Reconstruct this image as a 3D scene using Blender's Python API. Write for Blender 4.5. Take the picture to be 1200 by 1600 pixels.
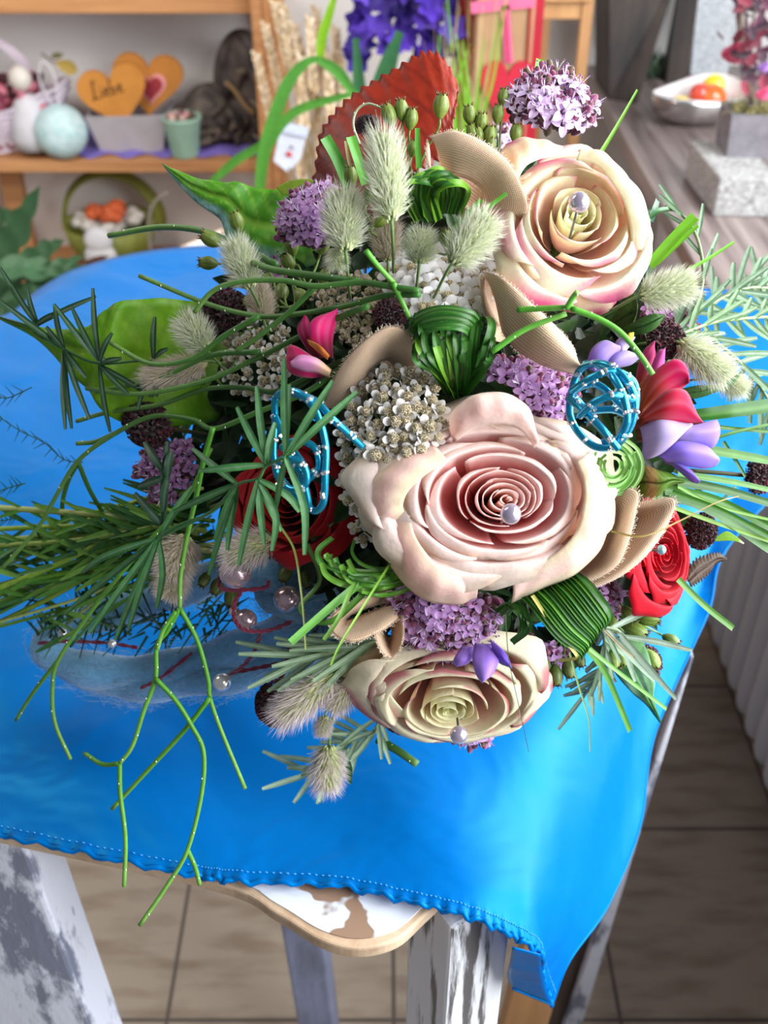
import bpy, math, random
import numpy as np
from mathutils import Vector, Matrix
rng = random.Random(7)
for o in list(bpy.data.objects): bpy.data.objects.remove(o, do_unlink=True)
SC = bpy.context.scene
COL = SC.collection
PI = math.pi

# ------------------------------------------------------------ camera, light, exposure
F = 1650.0                     # focal length in pixels of a 1200 x 1600 frame
PITCH = math.radians(37.2)
CAMZ = 1.38
SP, CP = math.sin(PITCH), math.cos(PITCH)
cam = bpy.data.cameras.new('camera'); cam_o = bpy.data.objects.new('camera', cam); COL.objects.link(cam_o)
cam_o.location = (0, 0, CAMZ); cam_o.rotation_euler = (PI/2 - PITCH, 0, 0)
cam.sensor_fit = 'VERTICAL'; cam.sensor_height = 24.0; cam.sensor_width = 18.0; cam.lens = 24.0*F/1600
cam.clip_start = .02; cam.clip_end = 60
cam.dof.use_dof = True; cam.dof.focus_distance = .53; cam.dof.aperture_fstop = 6.5
SC.camera = cam_o
SC.view_settings.view_transform = 'Standard'; SC.view_settings.look = 'None'
SC.view_settings.exposure = -0.1; SC.view_settings.gamma = 1.0; SC.view_settings.use_curve_mapping = False

w = bpy.data.worlds.new('world'); SC.world = w; w.use_nodes = True
bg = w.node_tree.nodes['Background']; bg.inputs[0].default_value = (.74, .80, .9, 1); bg.inputs[1].default_value = .28

def area(name, loc, target, sx, sy, power, color):
    L = bpy.data.lights.new(name, 'AREA'); L.shape = 'RECTANGLE'; L.size = sx; L.size_y = sy; L.energy = power; L.color = color
    o = bpy.data.objects.new(name, L); COL.objects.link(o); o.location = loc
    o.rotation_euler = (Vector(target) - Vector(loc)).to_track_quat('-Z', 'Y').to_euler(); return o
area('window_daylight', (1.12, .40, 1.50), (.0, .45, .95), 2.5, 1.3, 142, (.95, .98, 1.0))
area('background_fill_light', (-1.0, 1.0, 2.0), (-.5, 2.66, .7), 1.0, .6, 26, (1.0, .93, .84))  # added warm fill lamp, unseen, brightening the back wall and shelves

# ------------------------------------------------------------ pixel -> point
def P(px, py, d):              # point at depth d along the optical axis
    a = (px-600)/F*d; v = (py-800)/F
    return np.array((a, d*(CP - v*SP), CAMZ - d*(SP + v*CP)))
def depZ(py, z): return (CAMZ-z)/(SP + (py-800)/F*CP)
def PZ(px, py, z): return P(px, py, depZ(py, z))
def PY(px, py, y): return P(px, py, y/(CP - (py-800)/F*SP))
RIGHT = np.array((1., 0, 0)); UP = np.array((0, SP, CP)); TOV = np.array((0, -CP, SP))   # screen axes in the place
def DV(x, y, z):
    v = RIGHT*x + UP*y + TOV*z; return v/np.linalg.norm(v)
TZ = .84                       # table top
def surf(px, py):              # dome of the bouquet
    r = math.hypot(px-720, py-720)
    return .475 + .125*min(1.5, (r/420.)**2)

# ------------------------------------------------------------ colours, materials
def c(r, g, b, k=1.0):
    f = lambda x: ((x/255.)/12.92 if x <= 10 else ((x/255.+.055)/1.055)**2.4)*k
    return (f(r), f(g), f(b), 1.0)
def mix(a, b, t): return tuple(a[i]*(1-t)+b[i]*t for i in range(3)) + (1.0,)
def jit(a, s=.12):
    k = 1 + rng.uniform(-s, s); return (min(1, a[0]*k), min(1, a[1]*k), min(1, a[2]*k), 1.0)
MATS = {}
def new_mat(name):
    m = bpy.data.materials.new(name); m.use_nodes = True; MATS[name] = m
    return m, m.node_tree.nodes, m.node_tree.links, m.node_tree.nodes['Principled BSDF']
def vmat(name, rough=.5, trans=0.0, sheen=0.0, spec=.5, coat=0.0, nscale=0, namt=.0, bump=0, bscale=200, metal=0):
    """material that takes the thing's own colour from its colour attribute"""
    m, N, L, b = new_mat(name)
    a = N.new('ShaderNodeAttribute'); a.attribute_name = 'Col'
    out = a.outputs['Color']
    if nscale:
        t = N.new('ShaderNodeTexCoord'); n = N.new('ShaderNodeTexNoise'); n.inputs['Scale'].default_value = nscale; n.inputs['Detail'].default_value = 4
        L.new(t.outputs['Object'], n.inputs['Vector'])
        mr = N.new('ShaderNodeMapRange'); mr.inputs[1].default_value = .3; mr.inputs[2].default_value = .7; mr.inputs[3].default_value = 1-namt; mr.inputs[4].default_value = 1+namt
        L.new(n.outputs[0], mr.inputs[0])
        mm = N.new('ShaderNodeVectorMath'); mm.operation = 'SCALE'; L.new(out, mm.inputs[0]); L.new(mr.outputs[0], mm.inputs['Scale']); out = mm.outputs[0]
    L.new(out, b.inputs['Base Color'])
    b.inputs['Roughness'].default_value = rough; b.inputs['Metallic'].default_value = metal
    b.inputs['Specular IOR Level'].default_value = spec; b.inputs['Sheen Weight'].default_value = sheen; b.inputs['Coat Weight'].default_value = coat
    if bump:
        t = N.new('ShaderNodeTexCoord'); n = N.new('ShaderNodeTexNoise'); n.inputs['Scale'].default_value = bscale; n.inputs['Detail'].default_value = 3
        L.new(t.outputs['Object'], n.inputs['Vector'])
        bp = N.new('ShaderNodeBump'); bp.inputs['Strength'].default_value = bump; bp.inputs['Distance'].default_value = .001
        L.new(n.outputs[0], bp.inputs['Height']); L.new(bp.outputs[0], b.inputs['Normal'])
    if trans:
        tr = N.new('ShaderNodeBsdfTranslucent'); L.new(out, tr.inputs[0]); ms = N.new('ShaderNodeMixShader'); ms.inputs[0].default_value = trans
        o = N['Material Output']; L.new(b.outputs[0], ms.inputs[1]); L.new(tr.outputs[0], ms.inputs[2]); L.new(ms.outputs[0], o.inputs[0])
    return m
M_PETAL = vmat('rose_petal', .55, .42, .05, .3, nscale=260, namt=.05, bump=.25, bscale=500)
M_RED = vmat('velvet_red_petal', .6, .10, .05, .2)
M_LEAF = vmat('leaf', .45, .22, 0, .3, nscale=160, namt=.16, bump=.3, bscale=300)
M_GRASS = vmat('grass_blade', .38, .18, 0, .35, nscale=120, namt=.12)
M_STEM = vmat('green_stem', .45, .0, 0, .35, nscale=300, namt=.12)
M_FUR = vmat('plume_hair', .7, .35, .3, .2)
M_FLOW = vmat('small_flower', .6, .25, .15, .3)
M_SEED = vmat('seed_head', .75, .0, 0, .3, nscale=900, namt=.35)
M_BUD = vmat('bud', .45, .05, 0, .5, nscale=500, namt=.2)
M_DARK = vmat('burgundy_bloom', .65, .05, .4, .3)
M_PAINT = vmat('painted_object', .55, 0, 0, .4, nscale=30, namt=.08)
M_GLOSS = vmat('glossy_object', .15, 0, 0, .6, coat=.5)
M_CORD = vmat('burgundy_twine', .75, 0, .3, .3, bump=.6, bscale=900)
M_WOOL = vmat('felted_wool', .95, .08, .6, .1, nscale=300, namt=.15, bump=.8, bscale=700)

def pearl_mat(name, col):
    m, N, L, b = new_mat(name)
    b.inputs['Base Color'].default_value = col; b.inputs['Roughness'].default_value = .2; b.inputs['Metallic'].default_value = .7
    b.inputs['Coat Weight'].default_value = .8; b.inputs['Coat Roughness'].default_value = .08; b.inputs['Sheen Weight'].default_value = .3
    return m
M_PLILAC = pearl_mat('lilac_pearl', c(196, 182, 206)); M_PROSE = pearl_mat('rose_pearl', c(190, 160, 170))
M_PWHITE = pearl_mat('white_pearl', c(225, 222, 220)); M_PBLUE = pearl_mat('pale_blue_pearl', c(150, 200, 225))
def simple(name, col, rough=.5, metal=0, coat=0):
    m, N, L, b = new_mat(name); b.inputs['Base Color'].default_value = col; b.inputs['Roughness'].default_value = rough
    b.inputs['Metallic'].default_value = metal; b.inputs['Coat Weight'].default_value = coat
    n = N.new('ShaderNodeTexNoise'); n.inputs['Scale'].default_value = 60
    mr = N.new('ShaderNodeMapRange'); mr.inputs[3].default_value = max(.02, rough-.05); mr.inputs[4].default_value = rough+.05
    L.new(n.outputs[0], mr.inputs[0]); L.new(mr.outputs[0], b.inputs['Roughness']); return m
M_WIRE = simple('turquoise_wire', c(15, 150, 190), .25, .75, .5)
M_CRYSTAL = simple('silver_crystal', c(225, 228, 232), .12, .85)
M_STEEL = simple('pin_steel', c(120, 120, 125), .3, .9)

def wood(name, base, dark, scale=(3, 40, 40), rough=.55, axis=None, peel=None):
    m, N, L, b = new_mat(name)
    t = N.new('ShaderNodeTexCoord'); mp = N.new('ShaderNodeMapping'); mp.inputs['Scale'].default_value = scale
    L.new(t.outputs['Object'], mp.inputs[0])
    n = N.new('ShaderNodeTexNoise'); n.inputs['Scale'].default_value = 1.0; n.inputs['Detail'].default_value = 6; n.inputs['Roughness'].default_value = .65
    L.new(mp.outputs[0], n.inputs['Vector'])
    r = N.new('ShaderNodeValToRGB'); r.color_ramp.elements[0].position = .35; r.color_ramp.elements[0].color = dark
    r.color_ramp.elements[1].position = .65; r.color_ramp.elements[1].color = base
    if peel:
        r.color_ramp.elements[0].position = peel; r.color_ramp.elements[1].position = peel+.07
    L.new(n.outputs[0], r.inputs[0]); L.new(r.outputs[0], b.inputs['Base Color']); b.inputs['Roughness'].default_value = rough
    bp = N.new('ShaderNodeBump'); bp.inputs['Strength'].default_value = .5 if peel else .15; bp.inputs['Distance'].default_value = .003
    L.new(n.outputs[0], bp.inputs['Height']); L.new(bp.outputs[0], b.inputs['Normal'])
    return m
M_PINE = wood('pine_board', c(205, 150, 100), c(175, 120, 76), (3, 60, 60))
M_BEECH = wood('beech_wood', c(200, 152, 102), c(178, 130, 84), (40, 40, 4))
M_WHITEP = wood('flaking_white_paint', c(225, 226, 232), c(95, 92, 92), (90, 90, 7), .5, peel=.42)
M_WHITEP2 = wood('brushed_white_paint', c(214, 218, 232), c(120, 125, 145), (25, 25, 9), .5, peel=.40)
M_BLUEP = wood('bluish_grey_paint', c(150, 158, 190), c(105, 108, 125), (30, 30, 6), .6)
M_BROWN = wood('dark_bare_wood', c(95, 78, 70), c(60, 50, 46), (60, 60, 5))
M_PLANK = wood('charred_plank', c(78, 68, 62), c(40, 38, 40), (14, 14, 3), .7)

def mat_floor():
    m, N, L, b = new_mat('vinyl_tile_floor')
    g = N.new('ShaderNodeNewGeometry'); mp = N.new('ShaderNodeMapping'); L.new(g.outputs['Position'], mp.inputs[0])
    T = .30
    mp.inputs['Location'].default_value = (FX0/T, FY0/T, 0); mp.inputs['Scale'].default_value = (1/T, 1/T, 1)
    sx = N.new('ShaderNodeSeparateXYZ'); L.new(mp.outputs[0], sx.inputs[0])
    def edge(o):
        f = N.new('ShaderNodeMath'); f.operation = 'FRACT'; L.new(o, f.inputs[0])
        s = N.new('ShaderNodeMath'); s.operation = 'SUBTRACT'; L.new(f.outputs[0], s.inputs[0]); s.inputs[1].default_value = .5
        a = N.new('ShaderNodeMath'); a.operation = 'ABSOLUTE'; L.new(s.outputs[0], a.inputs[0])
        q = N.new('ShaderNodeMapRange'); q.inputs[1].default_value = .488; q.inputs[2].default_value = .495; L.new(a.outputs[0], q.inputs[0]); return q.outputs[0]
    mx = N.new('ShaderNodeMath'); mx.operation = 'MAXIMUM'; L.new(edge(sx.outputs[0]), mx.inputs[0]); L.new(edge(sx.outputs[1]), mx.inputs[1])
    n = N.new('ShaderNodeTexNoise'); n.inputs['Scale'].default_value = 9; n.inputs['Detail'].default_value = 7
    mp2 = N.new('ShaderNodeMapping'); mp2.inputs['Scale'].default_value = (1, 4, 1); L.new(g.outputs['Position'], mp2.inputs[0]); L.new(mp2.outputs[0], n.inputs['Vector'])
    r = N.new('ShaderNodeValToRGB'); r.color_ramp.elements[0].position = .32; r.color_ramp.elements[0].color = c(146, 128, 110)
    r.color_ramp.elements[1].position = .55; r.color_ramp.elements[1].color = c(174, 158, 140); L.new(n.outputs[0], r.inputs[0])
    mc = N.new('ShaderNodeMixRGB'); L.new(mx.outputs[0], mc.inputs[0]); L.new(r.outputs[0], mc.inputs[1]); mc.inputs[2].default_value = c(86, 76, 70)
    L.new(mc.outputs[0], b.inputs['Base Color']); b.inputs['Roughness'].default_value = .42
    return m
# tile grid phase from two seams
_s = PZ(1100, 1295, 0.0); _t = PZ(297, 1376, 0.0)
FY0 = -float(_s[1]); FX0 = -float(_t[0])
M_FLOOR = mat_floor()
def mat_wall(name, col, nb=.1):
    m, N, L, b = new_mat(name); b.inputs['Base Color'].default_value = col; b.inputs['Roughness'].default_value = .85
    t = N.new('ShaderNodeTexCoord'); n = N.new('ShaderNodeTexNoise'); n.inputs['Scale'].default_value = 120; n.inputs['Detail'].default_value = 5; L.new(t.outputs['Object'], n.inputs['Vector'])
    bp = N.new('ShaderNodeBump'); bp.inputs['Strength'].default_value = nb; L.new(n.outputs[0], bp.inputs['Height']); L.new(bp.outputs[0], b.inputs['Normal']); return m
M_WALL = mat_wall('wall_plaster', c(240, 238, 236))
M_CONC = None
def mat_concrete(name, a, d, s=160):
    m, N, L, b = new_mat(name); t = N.new('ShaderNodeTexCoord'); n = N.new('ShaderNodeTexNoise'); n.inputs['Scale'].default_value = s; n.inputs['Detail'].default_value = 6; n.inputs['Roughness'].default_value = .7
    L.new(t.outputs['Object'], n.inputs['Vector']); r = N.new('ShaderNodeValToRGB'); r.color_ramp.elements[0].position = .38; r.color_ramp.elements[0].color = d
    r.color_ramp.elements[1].position = .62; r.color_ramp.elements[1].color = a; L.new(n.outputs[0], r.inputs[0]); L.new(r.outputs[0], b.inputs['Base Color']); b.inputs['Roughness'].default_value = .85
    bp = N.new('ShaderNodeBump'); bp.inputs['Strength'].default_value = .4; bp.inputs['Distance'].default_value = .002; L.new(n.outputs[0], bp.inputs['Height']); L.new(bp.outputs[0], b.inputs['Normal']); return m
M_CONC = mat_concrete('speckled_concrete', c(190, 190, 190), c(120, 118, 116))
M_GREYPOT = mat_concrete('smooth_grey_zinc', c(128, 124, 130), c(108, 104, 110), 40)
M_WHITEST = mat_concrete('white_speckled_stone', c(230, 234, 238), c(180, 188, 196), 120)
def mat_sill():
    m, N, L, b = new_mat('grained_sill_laminate'); t = N.new('ShaderNodeTexCoord'); mp = N.new('ShaderNodeMapping'); mp.inputs['Scale'].default_value = (55, 2.2, 1); L.new(t.outputs['Object'], mp.inputs[0])
    n = N.new('ShaderNodeTexNoise'); n.inputs['Scale'].default_value = 1; n.inputs['Detail'].default_value = 4; L.new(mp.outputs[0], n.inputs['Vector'])
    r = N.new('ShaderNodeValToRGB'); r.color_ramp.elements[0].position = .3; r.color_ramp.elements[0].color = c(84, 70, 68); r.color_ramp.elements[1].position = .7; r.color_ramp.elements[1].color = c(160, 146, 142)
    L.new(n.outputs[0], r.inputs[0]); L.new(r.outputs[0], b.inputs['Base Color']); b.inputs['Roughness'].default_value = .3; return m
M_SILL = mat_sill()
M_RAD = simple('radiator_enamel', c(200, 200, 206), .45)
def mat_cloth():
    m, N, L, b = new_mat('blue_satin_cloth'); b.inputs['Base Color'].default_value = c(0, 104, 182); b.inputs['Roughness'].default_value = .38
    b.inputs['Sheen Weight'].default_value = .0; b.inputs['Specular IOR Level'].default_value = .6; b.inputs['Specular Tint'].default_value = (0, .72, 1, 1); b.inputs['Anisotropic'].default_value = .4
    t = N.new('ShaderNodeTexCoord'); n = N.new('ShaderNodeTexNoise'); n.inputs['Scale'].default_value = 9; n.inputs['Detail'].default_value = 3; n.inputs['Distortion'].default_value = .6; L.new(t.outputs['Object'], n.inputs['Vector'])
    bp = N.new('ShaderNodeBump'); bp.inputs['Strength'].default_value = .35; bp.inputs['Distance'].default_value = .02; L.new(n.outputs[0], bp.inputs['Height'])
    n2 = N.new('ShaderNodeTexNoise'); n2.inputs['Scale'].default_value = 1600; L.new(t.outputs['Object'], n2.inputs['Vector'])
    b2 = N.new('ShaderNodeBump'); b2.inputs['Strength'].default_value = .06; b2.inputs['Distance'].default_value = .0005; L.new(n2.outputs[0], b2.inputs['Height']); L.new(bp.outputs[0], b2.inputs['Normal']); L.new(b2.outputs[0], b.inputs['Normal'])
    tr = N.new('ShaderNodeBsdfTranslucent'); tr.inputs[0].default_value = c(10, 160, 235); ms = N.new('ShaderNodeMixShader'); ms.inputs[0].default_value = .2
    L.new(b.outputs[0], ms.inputs[1]); L.new(tr.outputs[0], ms.inputs[2]); L.new(ms.outputs[0], N['Material Output'].inputs[0]); return m
M_CLOTH = mat_cloth()
def mat_burlap():
    m, N, L, b = new_mat('woven_linen'); uv = N.new('ShaderNodeUVMap'); uv.uv_map = 'UVMap'
    def wv(d):
        x = N.new('ShaderNodeTexWave'); x.bands_direction = d; x.inputs['Scale'].default_value = 1.0; x.inputs['Distortion'].default_value = .6; x.inputs['Detail'].default_value = 1; L.new(uv.outputs[0], x.inputs[0]); return x.outputs['Fac']
    mm = N.new('ShaderNodeMath'); mm.operation = 'MULTIPLY'; L.new(wv('X'), mm.inputs[0]); L.new(wv('Y'), mm.inputs[1])
    r = N.new('ShaderNodeValToRGB'); r.color_ramp.elements[0].color = c(188, 152, 120); r.color_ramp.elements[1].color = c(240, 212, 184); r.color_ramp.elements[1].position = .6
    L.new(mm.outputs[0], r.inputs[0]); L.new(r.outputs[0], b.inputs['Base Color']); b.inputs['Roughness'].default_value = .85; b.inputs['Sheen Weight'].default_value = .2
    bp = N.new('ShaderNodeBump'); bp.inputs['Strength'].default_value = .5; bp.inputs['Distance'].default_value = .0006; L.new(mm.outputs[0], bp.inputs['Height']); L.new(bp.outputs[0], b.inputs['Normal']); return m
M_LINEN = mat_burlap()

# ------------------------------------------------------------ mesh collector
def cr(pts, n=6, closed=False):
    """Catmull-Rom through the points (rows of any width)"""
    p = [np.array(q, float) for q in pts]
    if len(p) < 3 and not closed:
        return [p[0]*(1-t)+p[-1]*t for t in np.linspace(0, 1, n+1)]
    q = [p[-1]]+p+[p[0], p[1]] if closed else [2*p[0]-p[1]]+p+[2*p[-1]-p[-2]]
    out = []
    for i in range(1, len(q)-2):
        a, b, d, e = q[i-1], q[i], q[i+1], q[i+2]
        for k in range(n):
            t = k/n; out.append(.5*((2*b)+(-a+d)*t+(2*a-5*b+4*d-e)*t*t+(-a+3*b-3*d+e)*t**3))
    if not closed: out.append(p[-1])
    return out
def unit(v): return v/max(1e-9, np.linalg.norm(v))
class MB:
    def __init__(s): s.v = []; s.f = []; s.c = []; s.uv = {}
    def add(s, vs, fs, cols):
        o = len(s.v); s.v += [tuple(float(t) for t in q) for q in vs]
        s.f += [tuple(i+o for i in f) for f in fs]
        s.c += (cols if isinstance(cols, list) else [cols]*len(vs)); return s
    def grid(s, rows, cols=None, closed=False):
        nr, nc = len(rows), len(rows[0]); vs = [q for r in rows for q in r]
        fs = []
        for i in range(nr-1):
            for j in range(nc if closed else nc-1):
                k = (j+1) % nc; fs.append((i*nc+j, i*nc+k, (i+1)*nc+k, (i+1)*nc+j))
        if isinstance(cols, list): cols = [q for r in cols for q in r]
        return s.add(vs, fs, cols)
    def tube(s, pts, r, col, n=6, cap=True):
        pts = [np.array(p, float) for p in pts]; m = len(pts)
        rs = r if isinstance(r, (list, np.ndarray)) else [r]*m
        cs = col if isinstance(col, list) else [col]*m
        t0 = unit(pts[1]-pts[0]); u = unit(np.cross(t0, (0.13, .31, .95) if abs(t0[2]) < .9 else (1, 0, 0)))
        rows = []; cc = []
        for i, p in enumerate(pts):
            t = unit(pts[min(i+1, m-1)]-pts[max(i-1, 0)]); u = unit(u-t*np.dot(u, t)); w_ = np.cross(t, u)
            rows.append([p+(u*math.cos(a)+w_*math.sin(a))*rs[i] for a in [2*PI*k/n for k in range(n)]]); cc.append([cs[i]]*n)
        o = len(s.v); s.grid(rows, cc, True)
        if cap: s.f.append(tuple(o+k for k in range(n))[::-1]); s.f.append(tuple(o+(m-1)*n+k for k in range(n)))
        return s
    def blade(s, pts, w0, col, nrm=None, fold=.25, taper=(1, 0.1), col2=None, cup=0):
        """narrow leaf: V-folded strip following pts; nrm is the face direction"""
        pts = [np.array(p, float) for p in pts]; m = len(pts); nrm = TOV if nrm is None else np.array(nrm, float)
        rows = []; cc = []
        for i, p in enumerate(pts):
            t = unit(pts[min(i+1, m-1)]-pts[max(i-1, 0)]); sd = unit(np.cross(t, nrm)); nn = unit(np.cross(sd, t)); a = i/(m-1)
            if callable(taper): ww = w0*taper(a)
            else: ww = w0*(taper[0]*(1-a)+taper[1]*a)
            rows.append([p-sd*ww, p-sd*ww*.5-nn*ww*fold*.6, p-nn*ww*fold, p+sd*ww*.5-nn*ww*fold*.6, p+sd*ww])
            k1 = col; k2 = col2 or col
            cc.append([k1, k1, k2, k1, k1])
        return s.grid(rows, cc)
    def sphere(s, ctr, r, col, nu=10, nv=7, axis=None):
        ctr = np.array(ctr, float); r = np.array((r, r, r) if np.isscalar(r) else r, float)
        if axis is None: Rm = np.eye(3)
        else:
            q = Vector(axis).to_track_quat('Z', 'Y').to_matrix(); Rm = np.array(q)
        rows = []
        for i in range(nv+1):
            th = PI*i/nv
            rows.append([ctr+Rm@(r*np.array((math.sin(th)*math.cos(a), math.sin(th)*math.sin(a), math.cos(th)))) for a in [2*PI*k/nu for k in range(nu)]])
        return s.grid(rows, [[col]*nu for _ in rows] if not callable(col) else [[col(i/nv, k/nu) for k in range(nu)] for i in range(nv+1)], True)
    def lathe(s, ctr, prof, col, n=24, axis=(0, 0, 1)):
        q = np.array(Vector(axis).to_track_quat('Z', 'Y').to_matrix()); ctr = np.array(ctr, float)
        rows = [[ctr+q@np.array((r*math.cos(a), r*math.sin(a), z)) for a in [2*PI*k/n for k in range(n)]] for r, z in prof]
        cc = [[col]*n for _ in prof] if not isinstance(col, list) else [[k]*n for k in col]
        return s.grid(rows, cc, True)
    def box(s, lo, hi, col, M=None, bev=0):
        x0, y0, z0 = lo; x1, y1, z1 = hi
        vs = [np.array(q, float) for q in ((x0, y0, z0), (x1, y0, z0), (x1, y1, z0), (x0, y1, z0), (x0, y0, z1), (x1, y0, z1), (x1, y1, z1), (x0, y1, z1))]
        if M is not None: vs = [np.array(M @ Vector(q)) for q in vs]
        return s.add(vs, [(0, 3, 2, 1), (4, 5, 6, 7), (0, 1, 5, 4), (1, 2, 6, 5), (2, 3, 7, 6), (3, 0, 4, 7)], col)
    def prism(s, base, top, col):
        n = len(base); o = len(s.v); s.add(list(base)+list(top), [tuple(range(n))[::-1], tuple(range(n, 2*n))]+[(i, (i+1) % n, (i+1) % n+n, i+n) for i in range(n)], col); return s
    def mesh(s, name, mat, smooth=True, org=(0, 0, 0), angle=None):
        me = bpy.data.meshes.new(name); o = org
        me.from_pydata([(x-o[0], y-o[1], z-o[2]) for x, y, z in s.v], [], s.f)
        a = me.color_attributes.new('Col', 'FLOAT_COLOR', 'POINT'); a.data.foreach_set('color', np.array([q if len(q) == 4 else tuple(q)+(1.,) for q in s.c], dtype=np.float32).ravel())
        me.materials.append(mat)
        if smooth: me.polygons.foreach_set('use_smooth', [True]*len(me.polygons))
        me.update(); return me
    def build(s, name, mat, parent=None, smooth=True, solid=0, bevel=0):
        org = ROOT.get(parent.name, (0, 0, 0)) if parent else (0, 0, 0)
        if parent is None and s.v:
            a = np.array(s.v); org = (float(a[:, 0].mean()), float(a[:, 1].mean()), float(a[:, 2].min()))
        me = s.mesh(name, mat, smooth, org); o = bpy.data.objects.new(name, me); COL.objects.link(o)
        if parent: o.parent = parent; ROOT[o.name] = org
        else: o.location = org; ROOT[o.name] = org
        if solid:
            m = o.modifiers.new('thickness', 'SOLIDIFY'); m.thickness = solid; m.offset = 0
        if bevel:
            m = o.modifiers.new('bevel', 'BEVEL'); m.width = bevel; m.segments = 2; m.limit_method = 'ANGLE'
        return o
ROOT = {}
def tag(o, label=None, cat=None, group=None, kind=None):
    if label: o['label'] = label
    if cat: o['category'] = cat
    if group: o['group'] = group
    if kind: o['kind'] = kind
    return o
def thing(name, label, cat, loc, group=None):
    o = bpy.data.objects.new(name, None); COL.objects.link(o); o.location = tuple(float(t) for t in loc); o.empty_display_size = .01
    ROOT[o.name] = tuple(float(t) for t in loc); return tag(o, label, cat, group)
def orient(axis, roll=0):
    return Vector(axis).to_track_quat('Z', 'Y').to_matrix().to_4x4() @ Matrix.Rotation(roll, 4, 'Z')
def inst(me, name, parent, loc, axis=(0, 0, 1), scale=1, roll=0):
    o = bpy.data.objects.new(name, me); COL.objects.link(o); o.parent = parent
    org = Vector(ROOT[parent.name]); sc = (scale,)*3 if np.isscalar(scale) else scale
    o.matrix_local = Matrix.Translation(Vector(tuple(loc))-org) @ orient(axis, roll) @ Matrix.Diagonal((*sc, 1))
    ROOT[o.name] = tuple(ROOT[parent.name]); return o
def struct(mb, name, mat, **k):
    o = mb.build(name, mat, None, **k); o['kind'] = 'structure'; return o
G = (0.5, .5, .5, 1)

# ============================================================ THE SETTING
YW = 2.68
struct(MB().box((-2.2, -1.0, -.05), (1.25, YW+.1, 0), G), 'floor', M_FLOOR, smooth=False)
struct(MB().box((-2.2, YW, 0), (1.25, YW+.1, 2.9), G), 'wall_back', M_WALL, smooth=False)
# right wall: below, above and beside the shop window
b = MB(); X0, X1 = .95, 1.10
b.box((X0, -1.0, 0), (X1, YW, .68), G); b.box((X0, -1.0, 2.5), (X1, YW, 2.9), G); b.box((X0, 2.58, .68), (X1, YW, 2.5), G)
struct(b, 'wall_right', M_WALL, smooth=False)
b = MB()
for y in (-1.0, .15, 1.35, 2.53): b.box((X0+.03, y, .70), (X0+.09, y+.05, 2.5), c(235, 235, 238))
for z in (.70, 2.45): b.box((X0+.03, -1.0, z), (X0+.09, 2.58, z+.05), c(235, 235, 238))
wf = struct(b, 'window_1', M_PAINT, smooth=False)
gm, N_, L_, gb = new_mat('window_glass'); gb.inputs['Base Color'].default_value = (1, 1, 1, 1); gb.inputs['Roughness'].default_value = 0
tb = N_.new('ShaderNodeBsdfTransparent'); gl = N_.new('ShaderNodeBsdfGlossy'); gl.inputs['Roughness'].default_value = .02
mx = N_.new('ShaderNodeMixShader'); mx.inputs[0].default_value = .06; L_.new(tb.outputs[0], mx.inputs[1]); L_.new(gl.outputs[0], mx.inputs[2]); L_.new(mx.outputs[0], N_['Material Output'].inputs[0])
MB().box((X0+.055, -.95, .75), (X0+.06, 2.53, 2.45), G).build('window_pane', gm, wf, smooth=False)

# window board
sb = MB().box((.48, -.6, .668), (X0-.001, YW-.002, .70), G)
tag(sb.build('window_board', M_SILL, None, smooth=False, bevel=.003), None, None, None, 'structure').name = 'trim_1'
# radiator under the window board
p0 = PZ(1110, 1000, .1)
rad = thing('radiator', 'white column radiator standing under the window board at the right edge', 'radiator', (.62, 1.2, 0))
RX = .567; ysp = .0505
b = MB()
for k in range(26):
    y = .80+k*ysp
    rows = []
    pts = [(RX+.014, y, z) for z in (.105, .112, .125)]+[(RX+.014, y, z) for z in np.linspace(.16, .58, 4)]+[(RX+.014, y, .60), (RX+.014, y, .612)]
    col_o = MB().tube(pts, [.010, .017, .022, .0235, .0235, .0235, .0235, .020, .010], G, 12)
    col_o.build('column', M_RAD, rad)
MB().box((RX+.02, .79, .13), (RX+.07, .80+25*ysp+.02, .17), G).box((RX+.02, .79, .54), (RX+.07, .80+25*ysp+.02, .58), G).build('manifold', M_RAD, rad, smooth=False, bevel=.008)
b = MB()
for y in (.9, 1.9): b.box((RX+.03, y, 0), (RX+.06, y+.03, .14), G)
b.build('foot', M_RAD, rad, smooth=False)

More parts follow.
